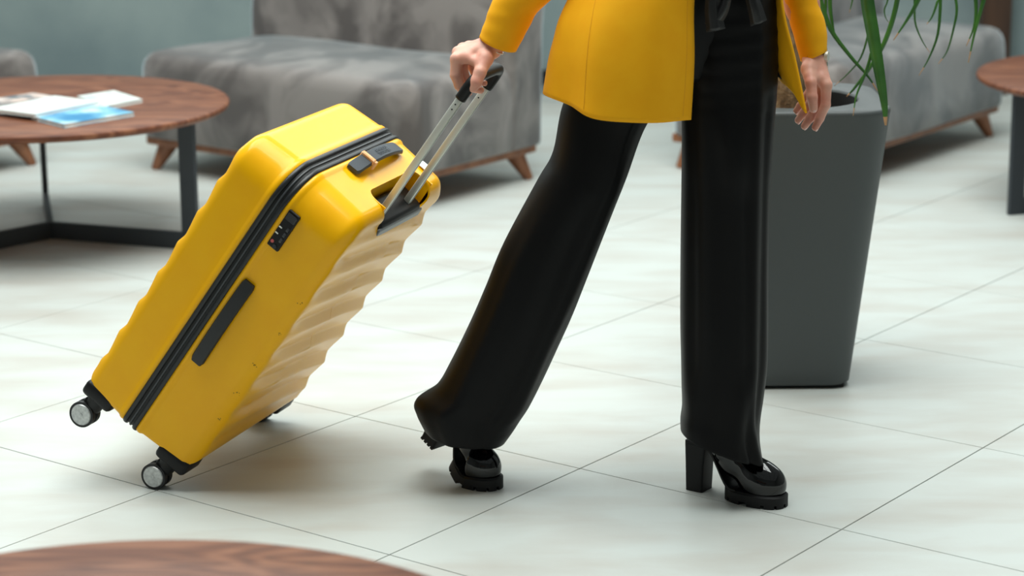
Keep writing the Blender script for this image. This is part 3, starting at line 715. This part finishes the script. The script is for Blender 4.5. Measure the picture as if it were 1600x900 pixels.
rings += [oval(0.150, 0.645), oval(0.146, 0.643), oval(0.1445, 0.638)]
Vl, Fl = loft([oval(0.1445, 0.639), oval(0.143, 0.63), oval(0.136, 0.50)], True); mesh_obj('inner_shade', Vl, Fl, mat('painted_inner_shade', (12, 12, 12), 0.8), planter)  # added inner wall, coloured black to paint in the shade inside the pot
V, Fs = loft(rings, True, True, False)
mesh_obj('pot', V, Fs, M_PLANT, planter).data.set_sharp_from_angle(angle=math.radians(50))
bm = bmesh.new(); add_box(bm, (-0.118, -0.118, 0.0), (0.118, 0.118, 0.012), 0.002, 1); bm_obj('base', bm, M_BLACKPL, planter)
n = 40; a = np.linspace(0, 2 * np.pi, n, endpoint=False)
V, Fs = loft([np.c_[r * np.cos(a), r * np.sin(a), np.full(n, z)] for r, z in ((0.143, 0.525), (0.10, 0.532), (0.05, 0.538), (0.01, 0.54))], True, False, True)
mesh_obj('soil', V, Fs, mat('dark_soil', (30, 25, 21), 0.95, rgb2=(48, 40, 33), scale=(40, 40, 40), bump=0.8, bscale=80), planter)

palm = thing('potted_palm', 'palm with fibrous brown trunk and long drooping strap leaves in the planter', 'plant', (0.60, 5.03, 0.535))
M_FIBRE = mat('fibrous_bark', (112, 88, 64), 0.95, rgb2=(176, 148, 114), scale=(70, 70, 14), detail=6, bump=1.0, bscale=120)
rings = []; rp = random.Random(5)
for z in np.linspace(-0.01, 0.82, 44):
    r0 = 0.072 - 0.05 * max(0, z) / 0.78 * 1.0 if z > 0 else 0.074
    nn = 30; aa = np.linspace(0, 2 * np.pi, nn, endpoint=False)
    rr_ = r0 * (1 + 0.05 * np.sin(aa * 5 + z * 60) + 0.05 * np.array([rp.uniform(-1, 1) for _ in range(nn)]))
    rings.append(np.c_[rr_ * np.cos(aa), rr_ * np.sin(aa), np.full(nn, z)])
V, Fs = loft(rings, True, False, True); mesh_obj('trunk', V, Fs, M_FIBRE, palm)
M_LEAF = mat('green_leaf', (34, 84, 26), 0.38, rgb2=(64, 118, 40), scale=(9, 9, 9), spec=0.5)
M_LEAFTIP = mat('dry_leaf_tip', (196, 152, 110), 0.7)
def leaf(path, wid, m=28):
    """ribbon with a shallow V cross-section, tapering towards its tip; the last bit is dry."""
    P = cat(path, m); V = []; 
    for i in range(m):
        t = P[min(i + 1, m - 1)] - P[max(i - 1, 0)]; t = t / np.linalg.norm(t)
        sd = np.cross(t, [0.15, 1.0, 0.25]); sd /= np.linalg.norm(sd); nr = np.cross(sd, t)
        u = i / (m - 1); w = wid / 2 * min(1.0, 0.55 + 1.2 * u) * (1 if u < 0.55 else max(0.16, 1 - ((u - 0.55) / 0.45) ** 1.6 * 0.84))
        for k, hgt in ((-1, 0.28), (0, 0.0), (1, 0.28)):
            V.append(P[i] + sd * w * k + nr * hgt * w)
        for k in (1, 0, -1):
            V.append(P[i] + sd * w * k * 0.96 + nr * ((0.28 if k else 0.0) * w + 0.0009))
    rings = [np.array(V[6 * i:6 * i + 6]) for i in range(m)]
    Vv, Fs = loft(rings, True, True, True)
    o = mesh_obj('leaf', Vv, Fs, M_LEAF, palm, world_space=True)
    o.data.materials.append(M_LEAFTIP)
    for p in o.data.polygons:
        if min(p.vertices) // 6 >= m - 3: p.material_index = 1
    return o
CROWN = np.array([0.60, 5.03, 1.33])
for P, w in LEAVES:
    S = np.array(P[0]); d = S - CROWN
    up = np.array([0, 0, 1.0])
    lead = [CROWN, CROWN + 0.30 * d + up * (0.20 + 0.1 * abs(d[0])), CROWN + 0.78 * d + up * (0.16 + 0.12 * abs(d[0]))]
    leaf([*lead, *[np.array(p) for p in P]], w * 0.88, 36)
rl = random.Random(12)
for k in range(46):
    az = 2.399963 * k; el = rl.uniform(0.35, 1.35); Ln = rl.uniform(0.34, 0.62)
    dx, dy = math.cos(az), math.sin(az)
    if dy < -0.25 and dx < 0.6: dy = -dy
    h = math.cos(el) * Ln; v = math.sin(el) * Ln
    dr = rl.uniform(0.02, 0.26)
    leaf([CROWN, CROWN + np.array([dx * h * 0.5, dy * h * 0.5, v * 0.75]), CROWN + np.array([dx * h * 0.9, dy * h * 0.9, v]),
          CROWN + np.array([dx * h * 1.3, dy * h * 1.3, v * 0.9 - dr * 0.4]), CROWN + np.array([dx * h * 1.5, dy * h * 1.5, max(v * 0.7 - dr, -0.10)])], rl.uniform(0.012, 0.024), 16)

# ------------------------------------------------------------------ the woman
PBASE = Vector((0.30, 4.24, 0.0))
FWD = np.array([0.707, -0.707, 0]); RGT = np.array([-0.707, -0.707, 0]); UPV = np.array([0, 0, 1.0])
M_SKIN = mat('skin', (226, 170, 150), 0.45, rgb2=(206, 134, 116), scale=(26, 26, 26), detail=3, lo=0.4, hi=0.75, bump=0.12, bscale=500, spec=0.4)
M_SKIN.node_tree.nodes['Principled BSDF'].inputs['Subsurface Weight'].default_value = 0.12
M_SKIN.node_tree.nodes['Principled BSDF'].inputs['Subsurface Radius'].default_value = (0.01, 0.004, 0.002)
M_NAIL = mat('fingernail', (232, 188, 178), 0.25)
M_COAT = mat('yellow_wool_coat', (247, 173, 8), 0.75, rgb2=(249, 178, 13), scale=(30, 30, 30), bump=0.10, bscale=1500, spec=0.25)
M_TROUSER = mat('black_trouser_cloth', (7, 7, 8), 0.48, spec=0.17, bump=0.1, bscale=1200)
M_SATIN = mat('black_satin', (16, 16, 17), 0.38, spec=0.5)
M_LINING = mat('black_lining', (14, 13, 14), 0.6)
M_PATENT = mat('black_patent_leather', (7, 7, 8), 0.06, spec=0.6)
M_SOLE = mat('black_lug_sole', (19, 19, 20), 0.55, spec=0.3)

def hand_prims(H, s=1.0):
    pr = [('c', H['wrist2'], H['wrist'], 0.025, 0.0225), ]
    w = np.array(H['wrist'])
    for f in ('index', 'middle', 'ring', 'pinky'):
        j = [np.array(p) for p in H[f]]
        r = {'index': 0.0098, 'middle': 0.0100, 'ring': 0.0094, 'pinky': 0.0082}[f] * s
        pr.append(('c', w * 0.85 + j[0] * 0.15, j[0], 0.0165, r * 1.20, 0.010))
        pr.append(('c', j[0], j[1], r * 1.12, r * 0.98, 0.004))
        pr.append(('c', j[1], j[2], r * 0.98, r * 0.88, 0.003))
        pr.append(('c', j[2], j[3], r * 0.88, r * 0.74, 0.003))
    j = [np.array(p) for p in H['thumb']]
    pr.append(('c', w * 0.6 + j[0] * 0.4, j[0], 0.015, 0.0145, 0.010))
    pr.append(('c', j[0], j[1], 0.0145 * s, 0.0112 * s, 0.008))
    tk = 1.12 if H is HAND_R else 1.0
    pr.append(('c', j[1], j[2], 0.0108 * s * tk, 0.0102 * s * tk, 0.004))
    pr.append(('c', j[2], j[3], 0.0102 * s * tk, 0.0084 * s * tk, 0.004))
    # thenar web between thumb and index
    ix = np.array(H['index'][0])
    pr.append(('c', j[0] * 0.5 + j[1] * 0.5, j[0] * 0.4 + ix * 0.6, 0.008, 0.009, 0.010))
    return pr

def ring_c(r): return np.array(r[:3])
pts_v, pts_f, off = [], [], 0
def add_part(V, Fs):
    global off
    pts_v.append(np.asarray(V) - np.array(PBASE)); pts_f.extend([tuple(int(i) + off for i in f) for f in Fs]); off += len(V)
for H in (HAND_R, HAND_L):
    V, Fs = sdf_mesh(hand_prims(H), 0.0016, 0.006); V = smooth_mesh(V, Fs, 2); add_part(V, Fs)
PC = np.array([0.375, 4.245, 0.98])
NECK = np.array([0.375, 4.255, 1.46]); HEAD = np.array([0.405, 4.225, 1.66])
SHR, SHL = ring_c(SLEEVE_R[0]), ring_c(SLEEVE_L[0])
pr = [('c', PC + RGT * 0.05, PC - RGT * 0.05, 0.075, 0.075), ('c', PC, PC + UPV * 0.16, 0.08, 0.085), ('c', PC + UPV * 0.16 + RGT * 0.03, NECK - UPV * 0.15 + RGT * 0.06, 0.09, 0.095),
      ('c', PC + UPV * 0.16 - RGT * 0.03, NECK - UPV * 0.15 - RGT * 0.06, 0.09, 0.095), ('c', NECK - UPV * 0.06, SHR, 0.07, 0.05), ('c', NECK - UPV * 0.06, SHL, 0.07, 0.05),
      ('c', NECK - UPV * 0.06, HEAD - UPV * 0.06, 0.052, 0.048)]
for S, H in ((SLEEVE_R, HAND_R), (SLEEVE_L, HAND_L)):
    c = [ring_c(r) for r in S[:-2]] + [np.array(H['wrist2'])]
    rr_ = np.linspace(0.042, 0.026, len(c))
    pr += [('c', c[i], c[i + 1], rr_[i], rr_[i + 1]) for i in range(len(c) - 1)]
for Lg, ank in ((LEG_FRONT[2:], (0.385, 4.222, 0.19)), (LEG_BACK, (-0.075, 4.31, 0.235))):
    c = [ring_c(r) for r in Lg[:9:2]] + [np.array(ank)]
    rr_ = np.linspace(0.075, 0.026, len(c))
    pr += [('c', c[i], c[i + 1], rr_[i], rr_[i + 1]) for i in range(len(c) - 1)]
V, Fs = sdf_mesh(pr, 0.010, 0.03); V = smooth_mesh(V, Fs, 2); add_part(V, Fs)
# head with face
Mh = np.array([FWD, -RGT, UPV])
def hp(f, l, u): return HEAD + FWD * f - RGT * l + UPV * u
pr = [('e', hp(-0.01, 0, 0.015), (0.092, 0.075, 0.105), Mh), ('e', hp(0.025, 0, -0.045), (0.062, 0.055, 0.07), Mh), ('e', hp(0.062, 0, -0.09), (0.02, 0.024, 0.018), Mh),
      ('c', hp(0.085, 0, 0.005), hp(0.100, 0, -0.028), 0.008, 0.0105), ('e', hp(0.082, 0, -0.058), (0.010, 0.022, 0.006), Mh), ('e', hp(0.080, 0, -0.067), (0.010, 0.020, 0.006), Mh),
      ('e', hp(0.074, 0.032, 0.003), (0.012, 0.015, 0.009), Mh), ('e', hp(0.074, -0.032, 0.003), (0.012, 0.015, 0.009), Mh),
      ('e', hp(-0.005, 0.076, -0.01), (0.018, 0.008, 0.028), Mh), ('e', hp(-0.005, -0.076, -0.01), (0.018, 0.008, 0.028), Mh), ('c', hp(-0.02, 0, -0.07), hp(-0.035, 0, -0.19), 0.05, 0.05)]
V, Fs = sdf_mesh(pr, 0.004, 0.012); V = smooth_mesh(V, Fs, 1); add_part(V, Fs)
woman = mesh_obj('person', np.concatenate(pts_v), pts_f, M_SKIN)
woman.location = PBASE
tag(woman, 'person in a yellow coat and black wide trousers walking right, pulling the suitcase', 'person')
def wpart(name, V, Fs, m, parent=None, smooth=True): return mesh_obj(name, np.asarray(V), Fs, m, parent or woman, smooth, world_space=(parent is None))

# eyes, lips, hair (above the picture, but she is a whole person)
for l in (0.032, -0.032):
    V, Fs = sdf_mesh([('e', hp(0.079, l, 0.003), (0.0105, 0.0115, 0.0075), Mh)], 0.002); wpart('eye', V, Fs, mat('eye_white', (225, 222, 216), 0.2) if l > 0 else bpy.data.materials['eye_white'])
def hair_post(G, D):
    q = (G - HEAD) @ Mh.T
    face = np.maximum(0.030 - q[..., 0] + 0.9 * np.maximum(q[..., 2] - 0.02, 0), -(0.088 - q[..., 2]) + 0.0) * 1.0
    cutd = (q[..., 0] - 0.045 - 0.6 * np.maximum(q[..., 2] - 0.03, 0))
    return np.maximum(D, cutd)
V, Fs = sdf_mesh([('e', hp(-0.016, 0, 0.02), (0.102, 0.086, 0.115), Mh), ('c', hp(-0.06, 0.03, -0.02), hp(-0.09, 0.05, -0.26), 0.055, 0.04), ('c', hp(-0.06, -0.03, -0.02), hp(-0.09, -0.05, -0.26), 0.055, 0.04)], 0.006, 0.02, hair_post)
wpart('hair', V, Fs, mat('brown_hair', (62, 40, 28), 0.45, rgb2=(86, 58, 40), scale=(60, 60, 6)))

# fingernails that face the viewer
for H in (HAND_L,):
    for f in ('index', 'middle', 'ring', 'pinky', 'thumb'):
        a, b_ = np.array(H[f][2]), np.array(H[f][3]); d = (b_ - a) / np.linalg.norm(b_ - a)
        outw = np.array([0.15, -1.0, 0.25]) if f == 'thumb' else np.array([0.75, -0.55, -0.3])
        outw = outw - d * (outw @ d); outw /= np.linalg.norm(outw); sd = np.cross(d, outw)
        r = 0.0082 if f == 'thumb' else 0.0068
        c = b_ + d * 0.001 + outw * r * 0.72
        V, Fs = sdf_mesh([('e', c, (0.0058, 0.0042, 0.0022), np.array([d, sd, outw]))], 0.0009)
        wpart('fingernail', V, Fs, M_NAIL)

# ---- trousers
def leg_rings(R, m, n=84, crease=0.0, ph=0.0, folds=(), pull=0.0):
    A = cat(np.array(R, float), m); out = []
    th = np.linspace(0, 2 * np.pi, n, endpoint=False)
    for k, row in enumerate(A):
        c, u, b_ = row[:3], row[3:6], row[6]
        t = k / (m - 1)
        v = np.array([0.0, b_, 0.0])
        ct, st = np.cos(th), np.sin(th)
        e = 0.86
        x = np.sign(ct) * np.abs(ct) ** e; y = np.sign(st) * np.abs(st) ** e
        wr = 1 + 0.012 * np.sin(3 * th + 9 * t + ph) * min(1, t * 3) + 0.010 * np.sin(5 * th - 14 * t + ph * 2)
        # pressed creases down the front and back of the leg
        for c0 in (-1.05, 2.1):
            wr = wr + crease * np.exp(-((np.angle(np.exp(1j * (th - c0)))) / 0.10) ** 2)
        # pull wrinkles across the thigh
        wr = wr + pull * np.exp(-((t - 0.16) / 0.13) ** 2) * np.sin(2 * np.pi * (t * 30 + 0.5 * np.sin(th * 1.0 + 0.7))) * np.clip(-st + 0.3, 0, 1)
        # long diagonal drapes
        for (f0, slope, wid, amp, t0, t1) in folds:
            a0 = f0 + slope * t; msk = max(0.0, min(1.0, (t - t0) / 0.08, (t1 - t) / 0.08))
            wr = wr + amp * msk * np.exp(-((np.angle(np.exp(1j * (th - a0)))) / wid) ** 2)
        out.append(c + (x * wr)[:, None] * u + (y * wr)[:, None] * v)
    return out
tv, tf, toff = [], [], 0
def add_t(V, Fs):
    global toff
    tv.append(V); tf.extend([tuple(int(i) + toff for i in f) for f in Fs]); toff += len(V)
fr = leg_rings(LEG_FRONT, 90, crease=0.035, ph=0.4, pull=0.016, folds=((-2.2, 1.6, 0.22, 0.09, 0.30, 1.1), (-1.75, 0.9, 0.16, -0.10, 0.42, 1.1), (-0.4, -1.0, 0.2, 0.07, 0.7, 1.1), (-2.6, 0.2, 0.25, -0.06, 0.1, 0.8), (-0.75, 0.1, 0.14, -0.06, 0.25, 0.9)))
add_t(*loft(fr)); 
bk = leg_rings(LEG_BACK, 90, crease=0.03, ph=1.7, folds=((-2.4, 0.5, 0.2, 0.07, 0.35, 1.1), (-1.5, 0.3, 0.18, -0.07, 0.3, 1.1), (-0.7, -0.2, 0.2, 0.05, 0.2, 0.9), (2.5, -0.4, 0.22, -0.09, 0.72, 1.2), (3.14, 0.0, 0.22, 0.10, 0.80, 1.3)))
add_t(*loft(bk))
hip = []
for z, a_, b_, sx in ((0.82, 0.10, 0.06, 0.0), (0.87, 0.12, 0.075, 0.0), (0.92, 0.135, 0.085, 0.0), (0.99, 0.135, 0.095, 0.0), (1.06, 0.135, 0.10, 0.0), (1.11, 0.138, 0.106, 0.0)):
    th = np.linspace(0, 2 * np.pi, 84, endpoint=False)
    c = np.array([0.365, 4.243, z])
    hip.append(c + (a_ * np.cos(th))[:, None] * RGT + (b_ * np.sin(th) * (1 + 0.01 * np.sin(7 * th + z * 60)))[:, None] * FWD)
hip = list(cat(np.array(hip), 30)); add_t(*loft(hip))
trousers = wpart('trousers', np.concatenate(tv), tf, M_TROUSER)
md = trousers.modifiers.new('cloth', 'SOLIDIFY'); md.thickness = 0.0025; md.offset = -1
# side seam piping down each leg (a fine raised line)
for R_, ang in ((fr, -2.35), (bk, -1.9)):
    i = int((ang % (2 * np.pi)) / (2 * np.pi) * 84)
    P = np.array([r[i] for r in R_[20:]]); V, Fs = tube_mesh(P, 0.0011, 6)
    wpart('side_seam', V, Fs, M_TROUSER, trousers)

# ---- black top and its waist tie
V, Fs = sdf_mesh([('c', PC + UPV * 0.02 + RGT * 0.05, PC + UPV * 0.02 - RGT * 0.05, 0.116, 0.116), ('c', PC, PC + UPV * 0.16, 0.120, 0.108), ('c', PC + UPV * 0.16 + RGT * 0.03, NECK - UPV * 0.15 + RGT * 0.06, 0.10, 0.105),
                  ('c', PC + UPV * 0.16 - RGT * 0.03, NECK - UPV * 0.15 - RGT * 0.06, 0.10, 0.105), ('c', NECK - UPV * 0.06, SHR, 0.08, 0.06), ('c', NECK - UPV * 0.06, SHL, 0.08, 0.06)], 0.008, 0.03,
                 lambda G, D: np.maximum(D, np.maximum(1.02 - G[..., 2], G[..., 2] - 1.485)))
blouse = wpart('blouse', smooth_mesh(V, Fs, 1), Fs, M_SATIN)
def ribbon(P, wd, thk, nrm):
    P = cat(P, 16); rings = []
    for i in range(16):
        t = P[min(i + 1, 15)] - P[max(i - 1, 0)]; t /= np.linalg.norm(t)
        sd = np.cross(t, nrm); sd /= np.linalg.norm(sd); nr = np.cross(sd, t)
        w = wd[0] + (wd[1] - wd[0]) * i / 15
        rings.append(np.array([P[i] - sd * w + nr * 0, P[i] + nr * thk * 1.6, P[i] + sd * w, P[i] - nr * thk]))
    return loft(rings, True, True, True)
tie_pts = ([(0.370, 4.098, 1.02), (0.366, 4.092, 0.97), (0.372, 4.092, 0.925)], [(0.425, 4.115, 1.02), (0.442, 4.108, 0.97), (0.452, 4.112, 0.935)], [(0.395, 4.10, 1.00), (0.384, 4.095, 0.96), (0.362, 4.095, 0.93)])
for P, wd in zip(tie_pts, ((0.012, 0.019), (0.011, 0.017), (0.009, 0.013))):
    V, Fs = ribbon(P, wd, 0.003, np.array([0.3, -1, 0.1])); wpart('waist_tie', V, Fs, M_SATIN, blouse)

# ---- coat: one open sheet from the right front edge round the back to the left front edge
def upper(z, a_, b_, p0, p1, c=(0.355, 4.262)):
    ph = np.radians(np.linspace(p0, p1, 11))
    return [np.array([c[0], c[1], z]) + FWD * b_ * math.cos(q) + RGT * a_ * math.sin(q) for q in ph]
levels = [COAT_HEM, COAT_MID, COAT_TOP, upper(1.13, 0.175, 0.150, 44, 342), upper(1.29, 0.185, 0.160, 32, 340), upper(1.40, 0.180, 0.125, 24, 340), upper(1.475, 0.10, 0.085, 20, 340)]
NU, NV = 120, 70
lv = np.array([cat(L, NU) for L in levels])
grid = cat(lv.reshape(len(levels), -1), NV).reshape(NV, NU, 3)
us = np.linspace(0, 1, NU); vs = np.linspace(0, 1, NV)
gc = grid.mean(1, keepdims=True)
rad = grid - gc; rad[..., 2] = 0; rad /= np.linalg.norm(rad, axis=-1, keepdims=True)
fold = 0.006 * np.sin(us * 34 + 0.6)[None, :] * np.clip(1 - vs * 2.0, 0, 1)[:, None] + 0.004 * np.sin(us[None, :] * 17 + vs[:, None] * 9) * np.clip(1.2 - vs * 1.6, 0, 1)[:, None]
edge = np.clip(np.minimum(us, 1 - us) / 0.06, 0, 1)[None, :]
grid = grid + rad * (fold * edge)[..., None]
V, Fs = loft(list(grid), closed=False)
coat = wpart('coat', V, Fs, M_COAT)
md = coat.modifiers.new('cloth', 'SOLIDIFY'); md.thickness = 0.004; md.offset = 0
M_SEAM = mat('coat_seam_thread', (226, 156, 8), 0.8)
iu = int(0.245 * NU); P = np.array([grid[k, iu] + rad[k, iu] * 0.0022 for k in range(1, 52)])
V, Fs = tube_mesh(P, 0.0006, 6); wpart('seam', V, Fs, M_SEAM, coat)
for iu in (2,):
    P = np.array([grid[k, iu] + rad[k, iu] * 0.0022 for k in range(1, 52)]); V, Fs = tube_mesh(P, 0.0006, 6); wpart('seam', V, Fs, M_SEAM, coat)
inn = grid - rad * 0.007
i0, i1 = 10, NU - 10
lin = inn[3:, i0:i1]
V, Fs = loft(list(lin), closed=False)
o = wpart('lining', V, Fs, M_LINING, coat); md = o.modifiers.new('cloth', 'SOLIDIFY'); md.thickness = 0.0012
def sleeve(R, name):
    A = cat(np.array(R, float), 44); n = 48; th = np.linspace(0, 2 * np.pi, n, endpoint=False); rings = []
    for k, row in enumerate(A):
        t = k / 43; c, u, b_ = row[:3], row[3:6], row[6]
        ax = (A[min(k + 1, 43)][:3] - A[max(k - 1, 0)][:3]); ax /= np.linalg.norm(ax)
        v = np.cross(ax, u); v = v / np.linalg.norm(v) * b_
        wr = 1 + 0.025 * np.sin(16 * t * np.pi + 2 * np.sin(th)) * (0.3 + 0.7 * np.exp(-((t - 0.45) / 0.25) ** 2)) + 0.012 * np.sin(th * 2 + t * 7)
        rings.append(c + (np.cos(th) * wr)[:, None] * u + (np.sin(th) * wr)[:, None] * v)
    # turned-in cuff
    last = rings[-1]; c = A[-1][:3]
    rings.append(c + (last - c) * 0.95); rings.append(rings[-6] + (A[-6][:3] - rings[-6]) * 0.08)
    V, Fs = loft(rings); o = wpart(name, V, Fs, M_COAT, coat)
    P = np.array([r[int(n * 0.80)] for r in rings[2:43]]); V, Fs = tube_mesh(P, 0.0009, 6); wpart('sleeve_seam', V, Fs, M_SEAM, coat)
    return o
sleeve(SLEEVE_R, 'sleeve'); sleeve(SLEEVE_L, 'sleeve')

# ---- wristwatch on the left wrist, thin bracelet on the right
def wrist_band(H, t, rad, thick, name, m, side=np.array([0.93, -0.36, 0.0])):
    a, b_ = np.array(H['wrist2']), np.array(H['wrist']); d = (b_ - a) / np.linalg.norm(b_ - a); c = a + (b_ - a) * t
    e1 = np.cross(d, [0, 1, 0]); e1 /= np.linalg.norm(e1); e2 = np.cross(d, e1)
    rings = []
    for th in np.linspace(0, 2 * np.pi, 60, endpoint=False):
        rdir = np.cos(th) * e1 + np.sin(th) * e2
        if rdir @ side < -0.25: continue
        rings.append(np.array([c + rdir * rad + d * thick, c + rdir * (rad + 0.0018) + d * thick * 0.6, c + rdir * (rad + 0.0018) - d * thick * 0.6, c + rdir * rad - d * thick]))
    k = max(range(len(rings)), key=lambda q: np.linalg.norm(rings[q][0] - rings[q - 1][0])); rings = rings[k:] + rings[:k]
    V, Fs = loft(rings)
    return wpart(name, V, Fs, m), c, d
wb, wc, wd_ = wrist_band(HAND_L, 0.86, 0.0242, 0.006, 'wristwatch', mat('dark_watch_strap', (40, 38, 40), 0.4))
bm = bmesh.new(); wo = np.array([0.93, -0.36, 0.0]); 
pA = wc + wo * 0.0235 + wd_ * 0.004; add_cyl(bm, Vector(pA), Vector(pA + wo * 0.007), 0.0105, n=28)
bm_obj('watch_case', bm, M_ALU, wb, smooth=True, sharp=35)
wrist_band(HAND_R, 0.96, 0.0238, 0.0012, 'bracelet', mat('white_bracelet', (235, 236, 236), 0.25))

# ---- boots
def boot(origin, heading, bend, s):
    ch, sh = math.cos(heading), math.sin(heading)
    XB = 0.160
    def place(V):
        V = np.array(V, float) * s
        x, y, z = V[:, 0].copy(), V[:, 1].copy(), V[:, 2].copy()
        if bend:
            xp = XB * s; q = np.clip((xp + 0.03 - x) / 0.06, 0, 1); A = bend * q * q * (3 - 2 * q); dx = x - xp
            x = xp + dx * np.cos(A) + z * np.sin(A); z = -dx * np.sin(A) + z * np.cos(A)
        return np.c_[origin[0] + ch * x - sh * y, origin[1] + sh * x + ch * y, z + origin[2]] - np.array(PBASE)
    def sole_z(x): return np.where(x > 0.125, 0.026, np.where(x < 0.045, 0.112, 0.026 + 0.086 * (0.5 + 0.5 * np.cos(np.pi * (x - 0.045) / 0.080))))
    pr = [('e', (0.182, 0, 0.045), (0.0535, 0.0405, 0.046), None), ('c', (0.165, 0, 0.060), (0.115, 0, 0.088), 0.035, 0.036), ('c', (0.115, 0, 0.088), (0.055, 0, 0.138), 0.036, 0.036),
          ('c', (0.038, 0, 0.140), (0.040, 0, 0.21), 0.034, 0.038), ('c', (0.040, 0, 0.2), (0.044, 0, 0.225), 0.040, 0.040),
          ('c', (0.118, -0.03, 0.098), (0.112, 0.03, 0.102), 0.010, 0.010, 0.008), ('c', (0.095, -0.036, 0.10), (0.088, 0.036, 0.125), 0.008, 0.008, 0.008)]
    V, Fs = sdf_mesh(pr, 0.0026, 0.018, lambda G, D: np.maximum(D, sole_z(G[..., 0]) - G[..., 2]))
    V = smooth_mesh(V, Fs, 2)
    up = wpart('boot', place(V), Fs, M_PATENT, woman); 
    # platform outline
    def outline(grow=0.0, n=84):
        P = []
        for a in np.linspace(0, 2 * np.pi, n, endpoint=False):
            cx, sx = math.cos(a), math.sin(a)
            x = 0.166 + (0.072 + grow) * np.sign(cx) * abs(cx) ** (0.85 if cx > 0 else 0.6)
            y = (0.043 + grow) * np.sign(sx) * abs(sx) ** 0.85 * (1.0 if x > 0.15 else 1 - 0.12 * (0.15 - x) / 0.055)
            P.append((x, y))
        return np.array(P)
    O1 = outline(); n = len(O1)
    rings = [np.c_[O1 * 0.0 + outline(-0.003), np.full(n, 0.007)], np.c_[O1, np.full(n, 0.0085)], np.c_[O1, np.full(n, 0.0245)], np.c_[outline(-0.002), np.full(n, 0.0262)], np.c_[outline(-0.004), np.full(n, 0.0285)], np.c_[outline(-0.02), np.full(n, 0.0285)]]
    V, Fs = loft(rings, True, True, True)
    # lugs under the platform: teeth all round with gaps between them
    Va, Fa = [V], list(Fs); o_ = len(V); O2 = outline(-0.018)
    k = 0
    while k < n:
        seg = [(k + q) % n for q in range(6)] + [(k + 6) % n]
        e1, e2 = O1[seg[-2]] * 0.55 + O1[seg[-1]] * 0.45, O2[seg[-2]] * 0.55 + O2[seg[-1]] * 0.45
        P1 = [*O1[seg[:-1]], e1]; P2 = [*O2[seg[:-1]], e2]
        a = [(*q, 0.0) for q in P1] + [(*q, 0.0) for q in P2[::-1]]
        b_ = [(q[0], q[1], 0.0088) for q in a]
        m_ = len(a); Va.append(np.array(a + b_)); Fa += [tuple(o_ + q for q in range(m_))[::-1], tuple(o_ + m_ + q for q in range(m_))] + [(o_ + q, o_ + (q + 1) % m_, o_ + m_ + (q + 1) % m_, o_ + m_ + q) for q in range(m_)]
        o_ += 2 * m_; k += 7
    V = np.concatenate(Va)
    so = wpart('sole', place(V), Fa, M_SOLE, up, smooth=False)
    # shank between platform and heel
    rings = []
    for x in np.linspace(0.002, 0.135, 22):
        z = float(sole_z(np.array(x))); w = 0.027 + 0.010 * max(0, (x - 0.06) / 0.07)
        rings.append(np.array([(x, -w, z - 0.004), (x, -w, z + 0.004), (x, w, z + 0.004), (x, w, z - 0.004)]))
    V, Fs = loft(rings, True, True, True); wpart('shank', place(V), Fs, M_SOLE, up, smooth=False)
    # block heel
    hv = []
    for z, x0, x1, w, ins in ((0.0, 0.001, 0.043, 0.0235, 0), (0.006, 0.001, 0.043, 0.0235, 0), (0.06, 0.0, 0.045, 0.0245, 0), (0.107, -0.001, 0.050, 0.026, 0)):
        p = rrect(x0, x1, -w, w, 0.005, 2, 3); hv.append(np.c_[p, np.full(len(p), z)])
    V, Fs = loft(hv, True, True, True); he = wpart('heel', place(V), Fs, M_SOLE, up, smooth=True); he.data.set_sharp_from_angle(angle=math.radians(40))
    if bend:
        V2 = []; F2 = []; o_ = 0
        for q in range(4):
            bm = bmesh.new(); add_box(bm, (0.002 + q * 0.011, -0.0235, -0.005), (0.009 + q * 0.011, 0.0235, 0.0005)); 
            vv = [tuple(v.co) for v in bm.verts]; ff = [tuple(v.index for v in f.verts) for f in bm.faces]; bm.verts.index_update()
            ff = [tuple(v.index for v in f.verts) for f in bm.faces]; bm.free()
            V2 += vv; F2 += [tuple(i + o_ for i in f) for f in ff]; o_ += len(vv)
        wpart('heel_tread', place(V2), F2, M_SOLE, up, smooth=False)
    return up
b1 = boot((0.350, 4.246, 0.0), -0.63, 0.0, 0.90); b1['label'] = 'black patent boot planted flat in front'
b2 = boot((-0.188, 4.376, 0.0), -0.73, 0.56, 0.90); b2['label'] = 'black patent boot with its heel lifted behind'
